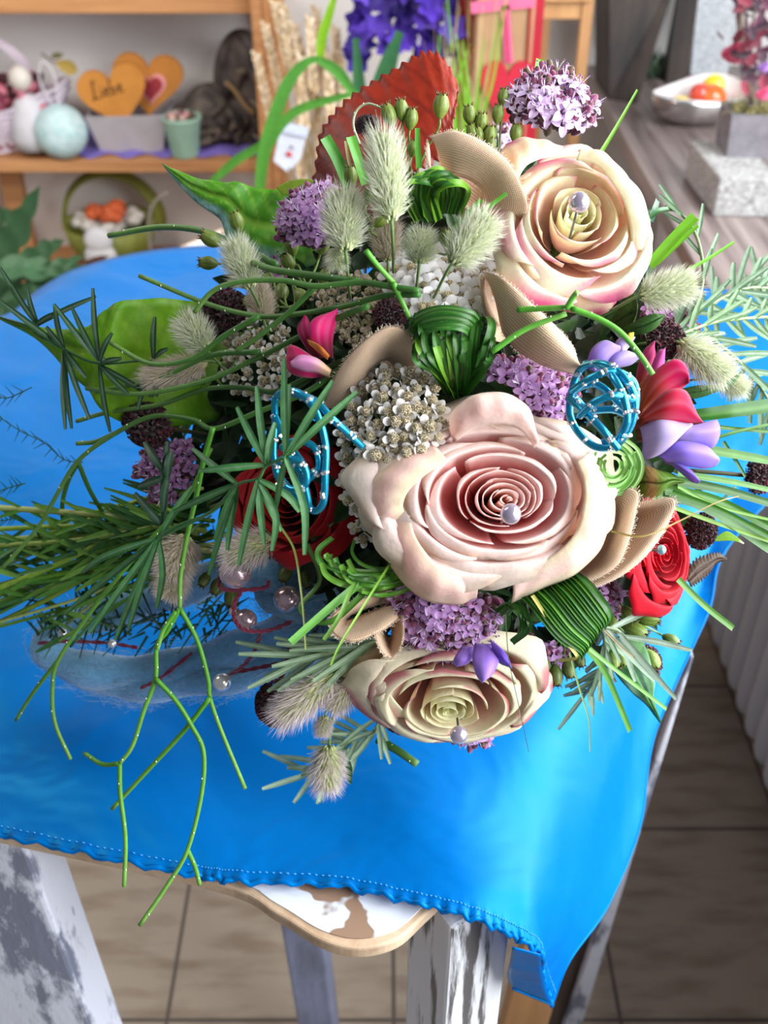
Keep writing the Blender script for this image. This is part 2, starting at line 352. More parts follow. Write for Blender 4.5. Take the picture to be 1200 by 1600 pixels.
# ============================================================ TABLE under the cloth
tbl = thing('plant_table', 'shabby white painted wooden table with flaking legs under the blue cloth', 'table', (0, .65, 0))
def ring(pts, z): return [(p[0], p[1], z) for p in pts]
ctl = [PZ(-40, 1290, TZ), PZ(330, 1372, TZ), PZ(430, 1420, TZ), PZ(500, 1462, TZ), PZ(560, 1476, TZ), PZ(620, 1462, TZ), PZ(664, 1424, TZ), PZ(700, 1390, TZ)]
fr = cr(ctl, 6)
back = [(.135, .72, 0), (.17, .95, 0), PZ(345, 352, TZ), PZ(285, 378, TZ), (-.36, 1.15, 0), (-.42, 1.0, 0), (-.40, .55, 0)]
outl = [tuple(p[:2]) for p in fr]+[tuple(p[:2]) for p in back]
M_EDGE = wood('veneer_edge', c(214, 190, 162), c(176, 146, 118), (30, 30, 30), .7)
def mat_top():
    m, N, L, b = new_mat('peeling_white_top'); t = N.new('ShaderNodeTexCoord'); n = N.new('ShaderNodeTexNoise'); n.inputs['Scale'].default_value = 26; n.inputs['Detail'].default_value = 3; L.new(t.outputs['Object'], n.inputs['Vector'])
    r = N.new('ShaderNodeValToRGB'); r.color_ramp.elements[0].position = .40; r.color_ramp.elements[0].color = c(140, 112, 92); r.color_ramp.elements[1].position = .42; r.color_ramp.elements[1].color = c(205, 210, 222)
    L.new(n.outputs[0], r.inputs[0]); L.new(r.outputs[0], b.inputs['Base Color']); b.inputs['Roughness'].default_value = .6; return m
MB().prism(ring(outl, TZ-.014), ring(outl, TZ-.004), G).build('table_top', M_EDGE, tbl, smooth=False, bevel=.0015)
def shrink(pts, k):
    q = np.array(pts); ctr = np.array((-.03, .7)); return [tuple(ctr+(p-ctr)*k) for p in q]
MB().prism(ring(shrink(outl, .985), TZ-.004), ring(shrink(outl, .985), TZ-.0032), G).build('top_lining', mat_top(), tbl, smooth=False)
def leg(name, quad_top, ztop, quad_bot, mat, label=None, bev=.003):
    top = [np.array(q) for q in quad_top]; bot = [np.array(q) for q in quad_bot]
    o = MB().prism(bot, top, G).build(name, mat, tbl, smooth=False, bevel=bev)
    if label: o['label'] = label
    return o
def postquad(cx, cy, w_, rot, z):
    r = math.radians(rot); return [(cx+w_*(math.cos(r)*a-math.sin(r)*d)/2, cy+w_*(math.sin(r)*a+math.cos(r)*d)/2, z) for a, d in ((-1, -1), (1, -1), (1, 1), (-1, 1))]
# front right leg: seen on its corner
lt = PZ(668, 1440, TZ-.016)
q0 = postquad(lt[0]+.021, lt[1]+.026, .046, 32, TZ-.016); q1 = postquad(lt[0]+.021, lt[1]+.026, .046, 32, 0)
leg('leg', q0, 0, q1, M_WHITEP, 'thick leg with grey wood showing through flaking white paint')
a0 = PZ(38, 1320, TZ-.016)
leg('leg', [(a0[0]-.075, a0[1]+.012, TZ-.016), (a0[0], a0[1], TZ-.016), (a0[0], a0[1]+.045, TZ-.016), (a0[0]-.075, a0[1]+.057, TZ-.016)], 0,
    [(a0[0]-.085, a0[1]-.028, 0), (a0[0]+.04, a0[1]-.04, 0), (a0[0]+.04, a0[1]+.005, 0), (a0[0]-.085, a0[1]+.02, 0)], M_WHITEP2, 'wide left leg brushed white over grey')
# far leg between them, blue grey; far right leg with thin white edge
def legpx(pa, pb, y_top, z_top, z_bot, w_, dep, mat, label):
    A = [PY(pa[0], pa[1], y_top), PY(pa[0]+w_[0], pa[1], y_top)]
    d0 = A[0]; d1 = A[1]
    k = y_top*1.0
    B = [PY(pb[0], pb[1], y_top), PY(pb[0]+w_[1], pb[1], y_top)]
    def ext(t, b_, z):
        s_ = (z-b_[2])/(t[2]-b_[2]); return b_+(t-b_)*s_
    top = [ext(A[0], B[0], z_top), ext(A[1], B[1], z_top)]; bot = [ext(A[0], B[0], z_bot), ext(A[1], B[1], z_bot)]
    return leg('leg', [top[0], top[1], top[1]+(0, dep, 0), top[0]+(0, dep, 0)], 0, [bot[0], bot[1], bot[1]+(0, dep, 0), bot[0]+(0, dep, 0)], mat, label)
legpx((432, 1410), (465, 1600), .62, TZ-.016, 0, (66, 56), .05, M_BLUEP, 'rear leg in bluish grey paint')
legpx((962, 1370), (884, 1600), .66, TZ-.12, 0, (18, 26), .012, M_WHITEP2, 'far right leg with white front edge')
legpx((925, 1370), (838, 1600), .675, TZ-.125, 0, (38, 56), .02, M_BROWN, 'bare brown side of far right leg')
o = legpx((838, 1400), (786, 1600), .56, TZ-.13, .15, (80, 72), .02, M_BEECH, 'pale beech brace'); o.name = 'brace'

MB().box((-.36, .60, TZ-.07), (.12, .62, TZ-.0141), G).build('apron', M_WHITEP2, tbl, smooth=False)
# ============================================================ BLUE CLOTH
def cg(rows): return [[PZ(x, y, z) for x, y, z in r] for r in rows]
Z = TZ
main = cg([
 [(-330, 1255, Z), (-120, 1288, Z), (0, 1311, Z), (150, 1346, Z-.001), (300, 1374, Z-.001), (375, 1381, Z), (520, 1386, Z), (640, 1415, Z), (735, 1441, Z-.001), (800, 1470, Z-.012), (844, 1496, Z-.028)],
 [(-330, 1180, Z), (-120, 1225, Z), (0, 1250, Z), (150, 1285, Z), (300, 1310, Z+.001), (375, 1318, Z), (520, 1330, Z), (640, 1352, Z), (735, 1375, Z), (795, 1392, Z-.001), (836, 1412, Z-.004)],
 [(-330, 1080, Z), (-120, 1130, Z), (0, 1165, Z), (150, 1200, Z+.002), (300, 1220, Z), (375, 1232, Z), (520, 1248, Z), (640, 1266, Z+.002), (735, 1290, Z+.002), (810, 1300, Z+.001), (858, 1310, Z)],
 [(-330, 960, Z), (-120, 990, Z), (0, 1030, Z+.003), (150, 1060, Z), (300, 1080, Z), (390, 1100, Z+.002), (520, 1120, Z), (640, 1140, Z), (760, 1160, Z), (840, 1170, Z+.002), (893, 1180, Z)],
 [(-330, 800, Z), (-120, 840, Z+.004), (0, 880, Z), (150, 900, Z+.003), (300, 930, Z), (400, 950, Z), (520, 960, Z), (660, 980, Z), (790, 990, Z), (900, 1005, Z), (965, 1020, Z)],
 [(-330, 640, Z), (-120, 680, Z), (0, 700, Z+.004), (150, 720, Z), (300, 740, Z+.002), (400, 760, Z), (520, 780, Z), (700, 790, Z), (850, 800, Z), (960, 830, Z), (1040, 860, Z)],
 [(-330, 545, Z), (-120, 565, Z), (0, 585, Z), (150, 590, Z+.003), (280, 590, Z), (400, 600, Z), (540, 600, Z), (720, 620, Z), (900, 640, Z), (1030, 670, Z), (1130, 690, Z)],
 [(-330, 505, Z-.02), (-120, 503, Z), (0, 505, Z), (90, 470, Z), (200, 450, Z+.004), (330, 455, Z), (500, 455, Z), (700, 470, Z), (920, 500, Z), (1080, 530, Z), (1220, 560, Z)],
 [(-330, 497, Z-.07), (-120, 492, Z-.02), (0, 497, Z-.015), (70, 452, Z-.008), (170, 408, Z+.006), (330, 385, Z+.006), (500, 380, Z+.002), (700, 395, Z), (920, 420, Z), (1080, 450, Z), (1230, 480, Z)],
])
hang = cg([
 [(800, 1484, Z-.02), (796, 1508, Z-.05), (792, 1528, Z-.08), (800, 1548, Z-.10)],
 [(844, 1496, Z-.028), (846, 1520, Z-.06), (852, 1548, Z-.09), (862, 1573, Z-.115)],
 [(836, 1412, Z-.004), (862, 1452, Z-.03), (880, 1478, Z-.06), (890, 1502, Z-.085)],
 [(858, 1310, Z), (900, 1345, Z-.025), (932, 1380, Z-.055), (952, 1412, Z-.08)],
 [(893, 1180, Z), (940, 1218, Z-.02), (972, 1255, Z-.05), (1000, 1290, Z-.075)],
 [(965, 1020, Z), (985, 1070, Z-.012), (1005, 1100, Z-.03), (1024, 1145, Z-.055)],
 [(1040, 860, Z), (1058, 900, Z-.008), (1085, 930, Z-.02), (1104, 965, Z-.03)],
 [(1130, 690, Z), (1136, 760, Z-.004), (1137, 800, Z-.01), (1134, 862, Z-.018)],
 [(1220, 560, Z), (1240, 620, Z-.002), (1246, 680, Z-.005), (1250, 735, Z-.01)],
])
def bicubic(g, nu, nv):
    r1 = [cr(r, nu) for r in g]; cols_ = list(zip(*r1)); r2 = [cr(list(q), nv) for q in cols_]; return [list(q) for q in zip(*r2)]
def ruffle(rows, side):
    out = []
    for i, r in enumerate(rows): out.append([np.array(q) for q in r])
    n = len(out[0])
    if side == 'front':
        for k, amp in ((0, .0018), (1, .0012), (2, .0004)):
            for j in range(n): out[k][j][2] += amp*math.sin(j*1.9)+amp*.5*math.sin(j*.83); out[k][j][1] += amp*.6*math.sin(j*1.1+1)
    return out
hang_top = cg([[(1230, 480, Z), (1250, 560, Z), (1256, 620, Z), (1262, 680, Z)]])
def lower(q, dz): # same line of sight kept, point moved down to the slope
    C0 = np.array((0, 0, CAMZ)); v_ = q-C0; return C0+v_*((q[2]+dz-CAMZ)/(q[2]-CAMZ))
for k in range(9):
    main[k] = main[k][:-1]+[q for q in (hang[k+1] if k < 8 else hang_top[0])]
    n_m = len(main[k]); f_k = [.3, .6, 1, 1, 1, 1, .8, .5, .3][k]
    for j, dz in ((8, -.004), (9, -.013), (10, -.026), (11, -.034), (12, -.036), (13, -.030)):
        if j < n_m: main[k][j] = lower(main[k][j], dz*f_k)
hang = hang[:2]
cm = bicubic(main, 14, 8)
for i, r in enumerate(cm):
    for j, q in enumerate(r):
        q = r[j] = np.array(q)
        q[2] += .0022*math.sin(3+q[0]*31+q[1]*9)*math.sin(q[1]*17+1.3) + .0018*max(0, math.sin((q[0]*.5+q[1])*26+1))**6 + .003
cm = ruffle(cm, 'front')
ch = bicubic(hang, 6, 8)
cl = MB(); cl.grid(cm, [[G]*len(cm[0]) for _ in cm])
for i, r in enumerate(ch):
    for j, q in enumerate(r):
        r[j] = np.array(q); r[j][2] += .003
cl.grid(ch, [[G]*len(ch[0]) for _ in ch])
cloth = cl.build('table_cloth', M_CLOTH, None, solid=.0006); tag(cloth, 'bright blue satin cloth with stitched hem draped over the white table', 'cloth')
# hem roll and stitches
hem = MB(); hem.tube([q+np.array((0, 0, .0006)) for q in cm[0]], .0016, G, 6); hem.tube([r[-1] for r in ch], .0010, G, 6).tube([r[-1] for r in cm], .0010, G, 6); hem.build('hem', M_CLOTH, cloth)
st = MB()
line = cm[2]
for j in range(0, len(line)-1):
    a, b_ = line[j], line[j+1]; L_n = np.linalg.norm(b_-a); k = max(1, int(L_n/.008))
    for q in range(k):
        s0 = a+(b_-a)*((q+.15)/k); s1 = a+(b_-a)*((q+.6)/k); st.tube([s0+(0, 0, .0009), (s0+s1)/2+(0, 0, .0013), s1+(0, 0, .0009)], .00035, c(60, 150, 225), 4)
stt = st.build('stitching', M_PAINT, cloth); stt['label'] = 'row of small stitches along the front hem'

# ============================================================ BACKGROUND, LEFT: SHELVES
sh = thing('shelf_unit', 'open pine shelf unit against the back wall on the left', 'shelf', (-.9, 2.56, 0))
def shelf(z0, z1): MB().box((-1.9, 2.45, z0), (-.235, 2.66, z1), G).build('shelf_board', M_PINE, sh, smooth=False, bevel=.003)
shelf(.518, .546); shelf(.862, .895); shelf(.22, .25)
pL = PY(396, 60, 2.44)[0]; pR = PY(432, 60, 2.44)[0]
MB().box((pL, 2.425, 0), (pL+.022, 2.46, 1.4), G).box((pR, 2.425, 0), (pR+.02, 2.46, 1.4), G).box((pL+.022, 2.435, .3), (pR, 2.45, 1.4), G).build('upright', M_PINE, sh, smooth=False, bevel=.002)
MB().box((pL, 2.63, 0), (pR, 2.67, 1.4), G).build('upright', M_PINE, sh, smooth=False, bevel=.002)
xb = PY(14, 330, 2.62)[0]
MB().box((xb, 2.60, 0), (xb+.05, 2.64, .519), G).build('upright', M_PINE, sh, smooth=False, bevel=.002)
S1 = .546
def onshelf(px, y, z=S1):      # x of pixel column at a distance, standing on a shelf
    d = y*CP+(CAMZ-z)*SP; return (px-600)/F*d
SC_ = 1/ (F/ (2.5*CP+(CAMZ-S1)*SP))   # metres per pixel on the shelf
# lilac runner cloth
rb = MB(); rows = []
for i in range(40):
    x = onshelf(105, 2.52)+(onshelf(430, 2.52)-onshelf(105, 2.52))*i/39
    rows.append([np.array((x, 2.475+.015*math.sin(i*.9), S1+.003+.002*math.sin(i))), np.array((x, 2.52, S1+.006+.008*abs(math.sin(i*.6)))), np.array((x, 2.60, S1+.004)), np.array((x, 2.64, S1+.03+.02*math.sin(i*.5)))])
rb.grid([cr(r, 4) for r in rows], c(122, 105, 185)); tag(rb.build('shelf_runner', M_PAINT, None, solid=.001), 'crumpled lilac cloth lying on the pine shelf under the hearts', 'cloth')
# wooden hearts in a zinc planter
def heart_outline(n=40):
    out = []
    for k in range(n):
        t = 2*PI*k/n; out.append((16*math.sin(t)**3/17., (13*math.cos(t)-5*math.cos(2*t)-2*math.cos(3*t)-math.cos(4*t))/17.))
    return out
def heart(mb, ctr, s, th, tilt, col, ax=1.0):
    pts = heart_outline(); r = math.radians(tilt); lo = []; hi = []
    for x, z in pts:
        X = (x*math.cos(r)-z*math.sin(r))*s*ax; Zz = (x*math.sin(r)+z*math.cos(r))*s
        lo.append((ctr[0]+X, ctr[1]-th/2+.12*Zz, ctr[2]+Zz)); hi.append((ctr[0]+X, ctr[1]+th/2+.12*Zz, ctr[2]+Zz))
    mb.prism(hi, lo, col)
h1 = PY(178, 146, 2.50); hb = MB(); heart(hb, h1, .082, .012, 12, c(196, 130, 55), 1.03)
ho = thing('wooden_heart', 'front orange-brown wooden heart with handwritten word, left one on the shelf', 'decoration', (h1[0], h1[1], h1[2]-.06)); hb.build('heart_board', M_PAINT, ho, smooth=False, bevel=.003)
# handwriting: Liebe
def stroke(pts, o0, s, mb, r=.0014, rot=14):
    a = math.radians(rot); q = []
    for x, z in pts: q.append(o0+np.array(((x*math.cos(a)-z*math.sin(a))*s, -.009+.12*(x*math.sin(a)+z*math.cos(a))*s, (x*math.sin(a)+z*math.cos(a))*s)))
    mb.tube(cr(q, 5), r, c(60, 38, 22), 5)
wr = MB(); w0 = h1+np.array((-.046, 0, -.012)); s_ = .030
stroke([(.55, 1.1), (.3, 1.25), (.25, .8), (.15, .2), (.0, .0), (.25, .05), (.6, .0)], w0, s_, wr)
stroke([(.8, .55), (.78, .1), (.95, .1)], w0, s_, wr); stroke([(.82, .75), (.84, .78), (.85, .76)], w0, s_, wr)
stroke([(1.05, .3), (1.3, .35), (1.25, .6), (1.05, .4), (1.15, .05), (1.4, .1)], w0, s_, wr)
stroke([(1.55, 1.1), (1.55, .6), (1.6, .05), (1.85, .15), (1.8, .45), (1.6, .4)], w0, s_, wr)
stroke([(2.1, .3), (2.35, .35), (2.3, .6), (2.1, .4), (2.2, .05), (2.5, .1)], w0, s_, wr)
wr.build('handwriting', M_PAINT, ho)
h2 = PY(232, 126, 2.545); hb = MB(); heart(hb, h2, .082, .012, -4, c(182, 118, 48), 1.05)
ho2 = thing('wooden_heart', 'rear wooden heart with a pink and red heart motif, right one on the shelf', 'decoration', (h2[0], h2[1], h2[2]-.06)); hb.build('heart_board', M_PAINT, ho2, smooth=False, bevel=.003)
m1 = MB(); heart(m1, h2+np.array((.004, -.009, -.012)), .040, .003, 0, c(225, 150, 150)); m1.build('pink_motif', M_PAINT, ho2, smooth=False)
m1 = MB(); heart(m1, h2+np.array((.004, -.012, -.012)), .031, .003, 0, c(150, 45, 55)); m1.build('red_motif', M_PAINT, ho2, smooth=False)
zp = MB(); x0, x1 = PY(138, 195, 2.49)[0], PY(262, 195, 2.49)[0]; zt = PY(200, 180, 2.49)[2]
pl = thing('zinc_planter', 'low grey metal planter holding the wooden hearts', 'planter', ((x0+x1)/2, 2.53, S1))
bot = [(x0+.02, 2.495, S1+.006), (x1-.02, 2.495, S1+.006), (x1-.02, 2.58, S1+.006), (x0+.02, 2.58, S1+.006)]; top = [(x0, 2.475, zt), (x1, 2.475, zt+.004), (x1, 2.60, zt), (x0, 2.60, zt)]
zp.add(bot+top, [(0, 3, 2, 1), (0, 1, 5, 4), (1, 2, 6, 5), (2, 3, 7, 6), (3, 0, 4, 7)], c(178, 172, 178)); zp.build('body', M_PAINT, pl, smooth=False, solid=.003)
# small mint pot
x = onshelf(289, 2.475); mp_ = thing('mint_pot', 'small mint green pot with pink filling on the shelf edge', 'pot', (x, 2.485, S1))
MB().lathe((x, 2.485, S1), [(0, .001), (.030, .001), (.032, .004), (.043, .082), (.046, .086), (.046, .092), (.041, .092), (.039, .07), (0, .07)], c(160, 198, 178), 28).build('pot', M_PAINT, mp_)
f_ = MB()
for k in range(16):
    a = rng.uniform(0, 2*PI); r = rng.uniform(0, .028); f_.sphere((x+r*math.cos(a), 2.485+r*math.sin(a), S1+.085+rng.uniform(0, .008)), rng.uniform(.007, .012), jit(rng.choice([c(225, 150, 148), c(215, 180, 170), c(120, 80, 90)])), 8, 5)
f_.build('filling', M_PAINT, mp_)
# pale turquoise egg ball with hanging loop
e = PY(92, 187, 2.47); e[2] = S1+.061
eg = thing('speckled_ball', 'pale turquoise speckled ball with white hanging loop on the shelf', 'ornament', (e[0], e[1], S1))
def spk(u, v): return jit(mix(c(205, 225, 228), c(168, 212, 214), rng.random()**2), .08)
MB().sphere(e, .060, spk, 40, 28).build('ball', M_PAINT, eg)
MB().tube(cr([e+(-.006, 0, .055), e+(-.03, .01, .11), e+(-.018, .015, .15), e+(.004, .01, .12), e+(.006, 0, .055)], 8), .0022, c(220, 212, 220), 6).build('hanging_loop', M_PAINT, eg)
# white wicker basket with doll and pink flowers
bk = PY(-12, 125, 2.54); bk[2] = S1
wb = thing('wicker_basket', 'white wicker basket at the left end of the shelf', 'basket', bk)
b = MB()
for k in range(16):
    R_ = .095+.004*k+rng.uniform(-.004, .004); zz = .01+.008*k
    b.tube([bk+np.array((R_*math.cos(a)*1.15, R_*math.sin(a)*.5, zz*(.7+.5*abs(math.cos(a)))+.003*math.sin(9*a+k*PI))) for a in np.linspace(0, 2*PI, 40)], .0048, jit(c(212, 200, 214), .1), 6)
b.build('weave', M_PAINT, wb)
b = MB()
for k in range(4): b.tube([bk+np.array(((.11+.003*k)*math.cos(a), -.03+.01*k, .08+.17*math.sin(a))) for a in np.linspace(-.1, PI+.1, 24)], .003, jit(c(205, 190, 205), .1), 5)
b.build('handle', M_PAINT, wb)
fg = PY(36, 130, 2.49); fg[2] = S1+.02
ang = thing('angel_figurine', 'small white figurine in a wine red coat with pale head, sitting in the wicker basket', 'figurine', fg)
MB().lathe(fg, [(0, 0), (.045, .0), (.050, .03), (.043, .07), (.030, .105), (.015, .12), (0, .12)], c(206, 204, 210), 24).build('robe', M_PAINT, ang)
MB().sphere(fg+(-.002, -.008, .155), (.026, .026, .028), c(214, 206, 198), 18, 12).build('head', M_PAINT, ang)
b = MB()
for k in range(46):
    a = rng.uniform(0, 2*PI); q = fg+np.array((math.cos(a)*rng.uniform(.01, .055)-.012, math.sin(a)*.02+.012, rng.uniform(.08, .155)))
    b.sphere(q, (.017, .010, .020), jit(rng.choice([c(150, 62, 78), c(95, 35, 45), c(188, 110, 125), c(60, 25, 32)]), .2), 8, 5, axis=DV(rng.uniform(-1, 1), rng.uniform(-1, 1), .5))
b.build('wine_red_coat', M_PAINT, ang)
b = MB()
for k in range(26):
    q = bk+np.array((rng.uniform(-.02, .05), -.045, rng.uniform(.02, .15))); b.sphere(q, (.014, .008, .022), jit(rng.choice([c(165, 80, 100), c(190, 130, 145), c(130, 60, 80)]), .2), 8, 5, axis=DV(rng.uniform(-1, 1), 1, .3))
tag(b.build('dried_petals', M_PAINT, None), 'dusky pink dried petals spilling over the front of the wicker basket', 'dried flowers')
lf = MB(); q = PY(88, 98, 2.5)
lf.blade(cr([q, q+np.array((.03, 0, -.012)), q+np.array((.045, 0, -.02))], 4), .016, c(168, 142, 70), -np.array((0, 1., 0)), .2, lambda a: math.sin(PI*min(1, a*.9+.1)))
lf.blade(cr([q+np.array((-.01, 0, .012)), q+np.array((.02, 0, .018))], 4), .007, c(100, 95, 60), -np.array((0, 1., 0)), .2, lambda a: math.sin(PI*min(1, a*.9+.1)))
lf.tube([q+np.array((-.03, 0, .02)), q+np.array((-.01, 0, .004)), q], .002, c(90, 70, 45), 5); tag(lf.build('dry_leaf', M_PAINT, None), 'small yellowed leaf on a twig sticking out of the wicker basket', 'leaf')
# driftwood / bark bundle with feathers
dr = thing('driftwood', 'dark grey driftwood and root bundle at the right end of the shelf', 'driftwood', (onshelf(355, 2.53), 2.54, S1))
dx = onshelf(355, 2.53)
b = MB()
for k in range(90):
    t = rng.random(); ax_ = dx+rng.uniform(-.10, .12); hmax = .06+.14*max(0, min(1, (ax_-dx+.09)/.14)); zz = S1+rng.uniform(.01, hmax)
    q = np.array((ax_, 2.53+rng.uniform(-.03, .06), zz)); d_ = np.array((rng.uniform(-1, 1), rng.uniform(-.3, .3), rng.uniform(-.6, 1)))
    L_ = rng.uniform(.02, .06); b.tube(cr([q-d_*L_/2, q+np.array((rng.uniform(-.01, .01), 0, rng.uniform(-.01, .01))), q+d_*L_/2], 4), [rng.uniform(.004, .011)]*9, jit(rng.choice([c(70, 60, 56), c(100, 88, 80), c(48, 42, 42), c(120, 108, 96)]), .2), 6)
b.build('roots', M_SEED, dr)
b = MB(); kk = PY(352, 128, 2.5); b.tube(cr([kk, kk+np.array((.02, 0, -.02)), kk+np.array((.04, -.002, -.05)), kk+np.array((.06, 0, -.07))], 5), [.005]*16, c(150, 122, 88), 8); b.build('pale_twig', M_SEED, dr)
b = MB(); bc = np.array((dx+.05, 2.57, S1+.13)); b.sphere(bc, (.075, .05, .13), lambda u, v: jit(rng.choice([c(72, 64, 62), c(92, 82, 78), c(50, 44, 46)]), .2), 26, 20)
b.sphere(bc+(-.08, -.01, -.06), (.075, .045, .075), lambda u, v: jit(rng.choice([c(84, 76, 72), c(110, 100, 92), c(60, 52, 50)]), .2), 22, 16); b.build('stump', M_SEED, dr)
# green basket on the low shelf
gx = PY(160, 345, 2.47); gb_ = thing('green_basket', 'olive green round basket lined with white and orange filling on the lowest shelf', 'basket', (gx[0], 2.53, .25))
gc = np.array((gx[0], 2.53, .25))
for k, nm in ((0, 'bowl'),):
    MB().lathe(gc, [(0, .004), (.05, .004), (.085, .03), (.105, .075), (.112, .12), (.107, .12), (.098, .08), (.078, .04), (0, .02)], c(132, 138, 62), 36).build('bowl', M_PAINT, gb_)
b = MB()
for k in range(5): b.tube([gc+np.array(((.118+.002*k)*math.cos(a), .02+.01*k, .10+.125*math.sin(a))) for a in np.linspace(-.1, PI+.1, 28)], .006, jit(c(120, 122, 45), .12), 6)
b.build('handle', M_PAINT, gb_)
b = MB()
for k in range(60):
    a = rng.uniform(0, 2*PI); r = rng.uniform(0, .085); b.sphere(gc+np.array((r*math.cos(a), r*math.sin(a)*.8-.01, .115+rng.uniform(0, .02))), (.02, .014, .012), jit(c(205, 198, 190), .12), 8, 5, axis=DV(rng.uniform(-1, 1), rng.uniform(-1, 1), 1))
b.build('white_filling', M_PAINT, gb_)
b = MB()
for k in range(18): b.sphere(gc+np.array((rng.uniform(-.035, .04), rng.uniform(-.05, .0), .14+rng.uniform(0, .025))), (.022, .016, .013), jit(c(190, 88, 48), .15), 8, 5, axis=DV(rng.uniform(-1, 1), rng.uniform(-1, 1), 1))
b.build('orange_filling', M_PAINT, gb_)
b = MB(); q0 = gc+np.array((.0, -.115, .12))
for s_, w_, z_ in ((0, .035, 0), (.0, .04, -.04), (.005, .035, -.075)): b.sphere(q0+np.array((s_, -.01, z_)), (w_, .018, .034), c(214, 212, 214), 14, 9)
b.build('white_bow', M_PAINT, gb_)
b = MB().tube(cr([PY(262, 300, 2.4), PY(240, 318, 2.4), PY(232, 350, 2.4), PY(236, 395, 2.4)], 6), .004, c(150, 140, 130), 6)
tag(b.build('curved_twig', M_SEED, None), 'thin pale curved twig beside the green basket', 'twig')
bb = MB(); q = PY(150, 418, 2.2); 
# ============================================================ BACKGROUND, MIDDLE
dt = thing('display_table', 'low wooden display table behind the bouquet carrying vases and gift bag', 'table', (.08, 1.95, 0))
MB().box((-.34, 1.55, .42), (.42, 2.20, .45), G).build('table_top', M_PINE, dt, smooth=False, bevel=.004)
for xx in (-.31, .36):
    for yy in (1.58, 2.16): MB().box((xx, yy, 0), (xx+.03, yy+.03, .42), G).build('leg', M_PINE, dt, smooth=False)
DZ = .45
def vase(name, label, ctr, r, h, col, cat='vase'):
    t = thing(name, label, cat, ctr); MB().lathe(ctr, [(0, .002), (r*.7, .002), (r*.9, h*.3), (r, h*.8), (r*.95, h), (r*.88, h), (r*.85, h*.5), (0, h*.3)], col, 28).build('vessel', M_PAINT, t); return t
v1 = np.array((PY(480, 200, 2.05)[0], 2.05, DZ)); vase('grey_vase', 'grey vase hidden behind the bouquet holding the wheat ears', v1, .06, .16, c(130, 130, 128))
for k in range(17):
    px = [404, 418, 432, 446, 452, 463, 474, 488, 497, 508, 516, 528, 536, 545, 520, 500, 470][k]; py = [85, 40, 5, 10, 60, 40, 90, 30, 15, 60, 85, 45, 90, 150, 130, 150, 170][k]
    yy = 2.0+rng.uniform(-.06, .08); tip = PY(px-4, py, yy); mid = PY(px+22 if px < 470 else px+2, py+110, yy); base = v1+np.array((rng.uniform(-.03, .03), rng.uniform(-.03, .03), .10))
    w_ = thing('wheat_ear', 'dried pale wheat ear standing in the bunch behind the bouquet', 'wheat', base, 'dried wheat ears in the vase behind')
    MB().tube(cr([base, (base+mid)/2+np.array((0, 0, .01)), mid], 5), .0018, c(176, 152, 108), 5).build('stalk', M_SEED, w_)
    e_ = MB(); n_ = 22
    for i in range(n_):
        t = i/(n_-1); q = mid*(1-t)+tip*t; sd = (-1)**i
        e_.sphere(q+np.array((sd*.0055*(1-.5*t), rng.uniform(-.004, .004), 0)), (.0058, .0045, .010), jit(mix(c(214, 188, 150), c(232, 216, 190), rng.random()), .12), 7, 5, axis=unit(tip-mid)+np.array((sd*.5, 0, 0)))
    e_.build('ear', M_SEED, w_)
# white tags / house ornament
hq = PY(452, 238, 1.85); bh = thing('bird_house_ornament', 'small white metal house ornament with tiny red motif, tilted beside the wheat', 'ornament', hq)
def pz(px, py, y=1.85): return PY(px, py, y)
body = [pz(437, 206), pz(478, 214), pz(470, 248), pz(450, 270), pz(427, 252)]
MB().prism([q+np.array((0, .02, 0)) for q in body], body, c(205, 212, 228)).build('house_body', M_PAINT, bh, smooth=False, bevel=.001)
rf = [pz(440, 198), pz(481, 208), pz(479, 214), pz(438, 205)]; MB().prism([q+np.array((0, .03, 0)) for q in rf], [q-np.array((0, .005, 0)) for q in rf], c(190, 200, 222)).build('roof', M_PAINT, bh, smooth=False)
MB().sphere(pz(452, 240)+np.array((0, -.004, 0)), (.005, .002, .005), c(190, 30, 50), 8, 6).sphere(pz(456, 229)+np.array((0, -.004, 0)), (.003, .002, .003), c(90, 90, 110), 8, 6).build('motif', M_PAINT, bh)
_e = pz(452, 262); MB().tube([_e, np.array((_e[0]+.02, 1.86, DZ))], .002, c(120, 110, 90), 6).build('stick', M_PAINT, bh)
# broad green grass leaves in front of wheat
gl_ = [([(404, 330), (410, 255), (425, 195), (450, 130), (478, 98), (500, 92)], 8.5), ([(500, 94), (525, 110), (545, 135), (560, 165)], 7), ([(500, 92), (503, 60), (515, 20), (530, -30)], 6),
       ([(415, 240), (440, 195), (470, 170), (530, 152), (560, 145)], 6), ([(330, 285), (370, 250), (410, 225), (440, 190)], 6), ([(575, 240), (566, 190), (560, 120), (556, 60)], 9), ([(590, 200), (592, 150), (610, 90), (625, 50)], 12)]
for i, (pp, w_) in enumerate(gl_):
    t = MB(); yb = 1.5+.02*i; pts = cr([PY(x, y, yb) for x, y in pp], 6)
    t.blade(pts, w_*yb*1.05/F*1.0, c(78, 138, 52) if i in (0, 1, 3, 4) else c(120, 165, 30) if i == 2 else c(52, 98, 60), -np.array((0., 1, 0)), .2, lambda a: .55+.6*math.sin(PI*min(1, a+.12)))
    tag(t.build('broad_grass_blade', M_GRASS, None), ['long bent green blade arching over the wheat', 'short green blade dropping right behind the red leaf', 'yellow-green upright blade above the wheat', 'thin blade crossing the wheat to the right', 'green blade reaching left in front of the shelf', 'dark blue-green leaf left of the violet flowers', 'dark pointed leaf below the violet flowers'][i], 'grass')
